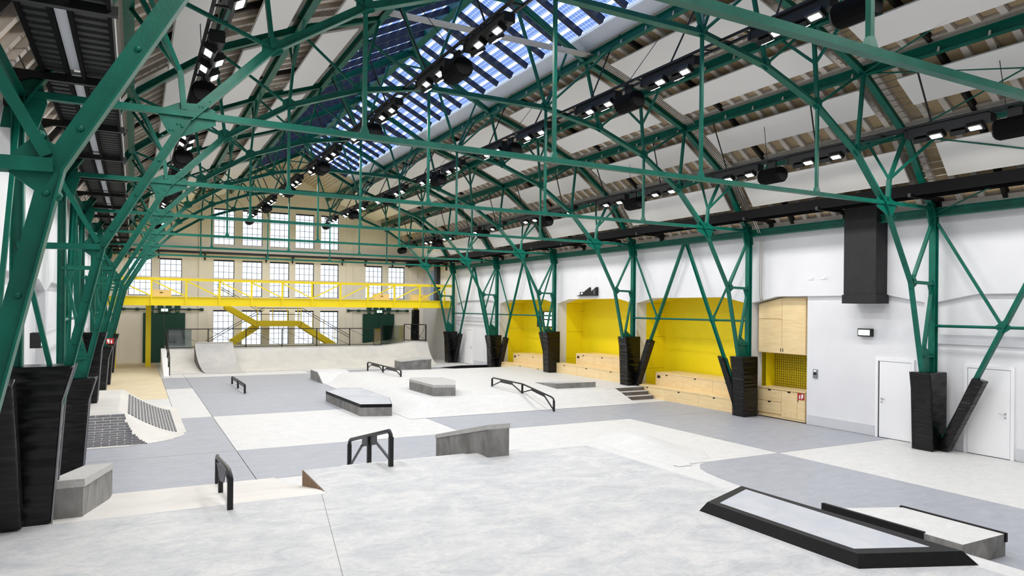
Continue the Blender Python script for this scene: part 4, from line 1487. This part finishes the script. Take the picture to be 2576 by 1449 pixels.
# green sliding doors on the gable wall
for k, (x0, x1) in enumerate(((-7.68, -5.45), (5.39, 7.58))):
    sd = empty('door_%d' % (k + 1), ((x0 + x1) / 2, YF - .12, 0))
    struct(sd, 'dark green sliding door on the gable wall, %s' % ('left of the ramp' if k == 0 else 'right, behind the dark glass guard'), 'door')
    w2 = (x1 - x0) / 2
    zb = 0 if k == 0 else 0
    for a, b in ((-w2, -.01), (.01, w2)):
        MBox(a, b, 0, .08, zb + .02, 2.93).build('door_leaf', 'door_green', sd)
    for a in (-w2 * .62, -.22, .22, w2 * .62):
        MBox(a - .11, a + .11, -.06, 0, 2.9, 3.02).build('roller_plate', 'door_green', sd)
        MBox(a - .16, a + .16, -.08, -.0, 3.2, 3.42).build('roller_hanger', 'door_green', sd)
        for e in (-.09, .09):
            MBox(a + e - .02, a + e + .02, -.05, 0, 3.0, 3.3).build('hanger_strap', 'door_green', sd)
    MB().tube([(-w2 - 1.0, -.04, 3.15), (w2 + .9, -.04, 3.15)], .045, 8).build('door_track', 'door_green', sd)
    for a in (-w2 - 1.0, -w2 - .3, w2 * .3, w2 + .2, w2 + .9):
        MB().tube([(a - .1, -.05, 3.15), (a + .1, -.05, 3.15)], .085, 8).build('track_bracket', 'door_green', sd)
    es = thing('exit_sign', 'small glowing exit sign above the %s green door' % ('left' if k == 0 else 'right'), 'sign', ((x0 + x1) / 2, YF - .25, 3.0), 'glowing exit signs')
    MBox(-.2, .2, 0, .06, 0, .2).build('sign_box', 'door_green', es)
    MBox(-.18, -.01, -.012, 0, .02, .18).build('sign_face', 'sign_green', es)
    MBox(.02, .18, -.012, 0, .02, .18).build('sign_face', 'sign_green', es)

# ------------------------------------------------------------------ white doors on the right wall
for k, (y0, y1, lab, hs) in enumerate(((11.29, 12.2, 'white door under the exit sign, left of the near V pad', 1), (8.92, 9.86, 'white door at the right picture edge, right of the near V pad', -1), (38.42, 39.45, 'small white door in the far right bay behind the V pads', -1))):
    d = empty('door_%d' % (k + 3), (WX + .1 if k < 2 else WX + .12, (y0 + y1) / 2, 0))
    struct(d, lab, 'door')
    hw2 = (y1 - y0) / 2
    fr = MB()
    fr.box(-.05, .02, -hw2 - .09, -hw2 - .012, 0, 2.075)
    fr.box(-.05, .02, hw2 + .012, hw2 + .09, 0, 2.075)
    fr.box(-.05, .02, -hw2 - .09, hw2 + .09, 2.075, 2.16)
    fr.build('door_frame', 'white_paint', d)
    MBox(-.012, .0, -hw2 - .012, hw2 + .012, 0, 2.075).build('shadow_gap', 'dark_gap', d)
    MBox(-.04, -.014, -hw2, hw2 - (.03 if k == 0 else 0), .012, 2.065).build('door_leaf', 'white_paint', d)
    yh = hs * (hw2 - .1)
    MB().tube([(-.04, yh, 1.05), (-.09, yh, 1.05), (-.095, yh - hs * .12, 1.05)], .011, 6).build('handle', 'chrome', d)
    MB().tube([(-.04, yh, 1.05), (-.05, yh, 1.05)], .028, 8).build('rosette', 'chrome', d)
    MB().tube([(-.04, yh, .96), (-.05, yh, .96)], .026, 8).build('lock_rosette', 'chrome', d)

es = thing('exit_sign', 'glowing exit light box on the white wall below the black duct', 'sign', (WX + .08, 12.58, 2.74), 'glowing exit signs')
MBox(-.11, .02, -.2, .2, -.02, .2).build('sign_box', 'black_metal', es)
MBox(-.122, -.109, -.17, .17, .015, .165).build('sign_face', 'sign_green', es)
m = MB()
m.box(-.126, -.122, -.02, .05, .04, .14)
m.ext([(-.126, -.13, .09), (-.126, -.06, .13), (-.126, -.06, .05)], (.004, 0, 0))
es = thing('exit_sign', 'black exit light box high on the left wall near the front pad', 'sign', (-9.62, 14.6, 2.64), 'glowing exit signs')
MBox(-.08, .08, -.2, .2, 0, .26).build('sign_box', 'black_metal', es)
MBox(.08, .092, -.16, .16, .04, .22).build('sign_face', 'sign_green', es)
cpn = thing('control_panel', 'small grey key panel on the white wall beside the wooden cupboard', 'switch', (WX + .1, 14.24, 1.41))
MBox(-.03, .0, -.075, .075, 0, .26).build('plate', 'grey_plate', cpn)
MBox(-.036, -.029, -.05, .05, .10, .17).build('display', 'screen_dark', cpn)
MBox(-.036, -.029, -.05, .05, .19, .24).build('label_strip', 'sign_white', cpn)
for k, (y, lab) in enumerate(((13.9, 'white socket plate on the upper right wall, nearer the black duct'), (14.35, 'white socket plate on the upper right wall, farther from the black duct'))):
    s_ = thing('socket_plate', lab, 'socket', (WX, y, 4.35), 'white socket plates')
    MBox(-.02, 0, -.1, .1, 0, .07).build('plate', 'white_paint', s_)
    MBox(-.024, -.019, -.06, -.03, .03, .05).build('socket_hole', 'grey_plate', s_)


def fire_sign(label, loc, face):
    f = thing('fire_equipment_sign', label, 'sign', loc, 'red fire equipment signs')
    fx = face
    MBox(min(0, fx * .012), max(0, fx * .012), -.12, .12, 0, .2).build('sign_plate', 'bracket_red', f)
    a, b = sorted((fx * .012, fx * .016))
    mm = MB()
    mm.box(a, b, .02, .06, .03, .14)
    mm.build('extinguisher_symbol', 'sign_white', f)
    mm = MB()
    mm.ext([(a, -.09, .17), (a, -.02, .17), (a, -.02, .03), (a, -.05, .03), (a, -.09, .1)], (b - a, 0, 0))
    mm.build('flame_symbol', 'sign_white', f)
    return f


# ------------------------------------------------------------------ wooden cupboard in the third bay
XC = 9.93
cu = thing('upper_cupboard', 'tall spruce wall cupboard with three doors in the arched bay', 'cupboard', (XC, 15.6, 2.05))
y0, y1 = 14.70 - 15.6, 16.55 - 15.6
MB().ext([(.03, y0, 0), (.03, y1, 0), (.03, y1, 1.58), (.03, y1 - 1.0, 1.78), (.03, y0, 1.78)], (.72, 0, 0)).build('carcass', 'spruce', cu)
dd = MBox(-.01, .025, y0 + .01, -.005, .02, 1.76).build('cupboard_door', 'spruce', cu)
MBox(-.016, .0, -.055, -.03, .06, .17).build('finger_hole', 'dark_gap', dd)
dd = MBox(-.01, .025, .005, y1 - .01, .02, 1.09).build('cupboard_door', 'spruce', cu)
MBox(-.016, .0, .03, .055, .06, .17).build('finger_hole', 'dark_gap', dd)
MB().ext([(-.01, .005, 1.105), (-.01, y1 - .01, 1.105), (-.01, y1 - .01, 1.56), (-.01, .1, 1.75), (-.01, .005, 1.75)], (.035, 0, 0)).build('cupboard_door', 'spruce', cu)
lc = thing('lower_cupboard', 'spruce base cupboard with two drawers and two doors under the yellow mesh', 'cupboard', (XC, 15.6, 0))
MBox(.03, .75, y0, y1, 0, .9).build('carcass', 'spruce', lc)
for z0_, z1_ in ((.13, .50), (.515, .88)):
    q = MBox(-.01, .025, .005, y1 - .01, z0_, z1_).build('drawer', 'spruce', lc)
    MBox(-.016, .0, .42, .53, z1_ - .04, z1_).build('finger_hole', 'dark_gap', q)
q = MBox(-.01, .025, -.6, -.005, .06, .88).build('cupboard_door', 'spruce', lc)
MBox(-.016, .0, -.35, -.24, .84, .88).build('finger_hole', 'dark_gap', q)
q = MBox(-.01, .025, y0 + .01, -.61, .06, .88).build('cupboard_door', 'spruce', lc)
MBox(-.016, .0, -.65, -.625, .6, .72).build('finger_hole', 'dark_gap', q)
MBox(.0, .04, y0, y1, 0, .05).build('toe_board', 'spruce', lc)
tag(MBox(XC - .02, XC + .75, 14.70, 16.55, .9, .935).build('worktop', 'spruce'), 'spruce worktop below the yellow mesh panel in the cupboard bay', 'worktop')
fire_sign('red fire extinguisher sign on the narrow cupboard door', (XC - .012, 14.85, .68), -1)
fire_sign('red fire equipment sign on the far left row of green legs', (-8.87, 28.2, 2.02), 1).rotation_euler = (0, 0, -PI / 2)
yn = thing('mesh_panel', 'yellow panel with dark mesh grid between the upper and lower cupboards', 'panel', (XC, 15.6, .935))
MBox(.72, .76, y0, y1, 0, 1.12).build('backing_board', 'yellow_panel', yn)
MBox(.35, .76, y1 - .02, y1, 0, 1.12).build('side_board', 'yellow_panel', yn)
gm = MB()
for k in range(22):
    gm.box(.70, .712, y0 + (y1 - y0) * k / 22, y0 + (y1 - y0) * k / 22 + .022, 0, 1.11)
for k in range(14):
    gm.box(.698, .71, y0, y1, 1.1 * k / 14, 1.1 * k / 14 + .022)
tag(gm.build('wire_grid', 'yellow_net', yn), kind='stuff')

# ------------------------------------------------------------------ stepped benches in the yellow bays
for lab, ya, yl, yu, zb, zl1, zl2 in (('stepped spruce bench in the nearest yellow bay', 17.0, 22.35, 21.65, 0, .47, .97), ('stepped spruce bench in the middle yellow bay', 22.95, 28.35, 27.3, .4, .86, 1.36), ('stepped spruce bench in the farthest yellow bay', 28.95, 34.4, 33.4, 0, .5, 1.0)):
    bn = thing('stepped_bench', lab, 'bench', (9.45, ya, zb), 'spruce stepped benches')
    for (x0, x1, z0_, z1_, ye) in ((-.02, .45, 0, zl1 - zb, yl), (.43, 1.6, 0, zl2 - zb, yu)):
        L_ = ye - ya
        MBox(x0 + .03, x1, 0, L_, z0_, z1_ - .045).build('bench_core', 'spruce', bn)
        for k in range(3):
            f = MBox(x0, x0 + .029, L_ * k / 3 + .004, L_ * (k + 1) / 3 - .004, z0_, z1_ - .047).build('front_board', 'spruce', bn)
            MBox(x0 - .006, x0 + .001, L_ * (k + .55) / 3, L_ * (k + .55) / 3 + .1, z1_ - .10, z1_ - .06).build('finger_hole', 'dark_gap', f)
            MBox(x0 - .012, x1, L_ * k / 3 + .003, L_ * (k + 1) / 3 - .003, z1_ - .044, z1_).build('seat_board', 'spruce', bn)
    MBox(.424, .431, yu - ya - .28, yu - ya - .1, zl2 - zb - .22, zl2 - zb - .12).build('socket_box', 'dark_gap', bn)
tv = thing('wall_screen', 'wall screen showing pale window panels in the farthest yellow bay', 'screen', (11.1, 31.98, 2.42))
MBox(-.06, .04, -.92, .92, 0, .84).build('screen_body', 'screen_dark', tv)
for a, b, c, d_ in ((-.9, .15, .06, .38), (-.9, .15, .44, .62), (-.9, .15, .66, .8)):
    MBox(-.068, -.059, a, b, c, d_).build('screen_area', 'screen_light', tv)

# black bracket sculpture on the wall
bs = thing('wall_emblem', 'black metal ship-like emblem on the white wall above the middle yellow bay', 'emblem', (WX - .02, 26.05, 4.0))


def ep(x, y):
    return (0, (1477 - (1100 + x / 3.623)) / 31.5, (743 - (600 + y / 3.623)) / 58.0)


for nm, poly in (('lower_plate', [(1272, 520), (1452, 520), (1452, 441), (1395, 490), (1297, 512)]), ('prow_plate', [(1298, 512), (1297, 482), (1336, 479), (1386, 440), (1386, 478), (1400, 488), (1392, 512)])):
    MB().ext([ep(*p) for p in poly], (-.12 if nm == 'lower_plate' else -.06, 0, 0)).build(nm, 'black_metal', bs)
m = MB()
c = Vector(ep(1316, 497))
for k in range(16):
    a, b = 2 * PI * k / 16, 2 * PI * (k + 1) / 16
    m.add([c + Vector((-.064, math.cos(t) * r * 1.3, math.sin(t) * r)) for t, r in ((a, .07), (b, .07), (b, .052), (a, .052))], [(0, 1, 2, 3)])
m.build('ring_mark', 'sign_white', bs)
MBox(-.066, -.062, c.y - .05, c.y + .05, c.z - .03, c.z + .03).build('star_mark', 'sign_white', bs)
for k, (x, y) in enumerate(((1436, 468), (1436, 482), (1436, 498), (1345, 482), (1340, 470))):
    p = Vector(ep(x, y))
    MBox(-.126, -.119, p.y - .02, p.y + .02, p.z - .012, p.z + .012).build('bolt', 'sign_white', bs)

# end bay on the right: tall black post and blue glazing
w_ = empty('window_20', (WX - .02, 43.6, 0))
struct(w_, 'narrow blue glazed strip at the far end of the right wall', 'window')
MBox(-.02, .01, .25, 1.35, 3.9, 5.2).build('pane', 'blue_glass', w_)
MBox(-.02, .01, .25, 1.35, 5.23, 5.9).build('pane', 'blue_glass', w_)
MBox(-.25, .02, -.25, .22, 3.85, 6.3).build('window_frame', 'window_frame', w_)
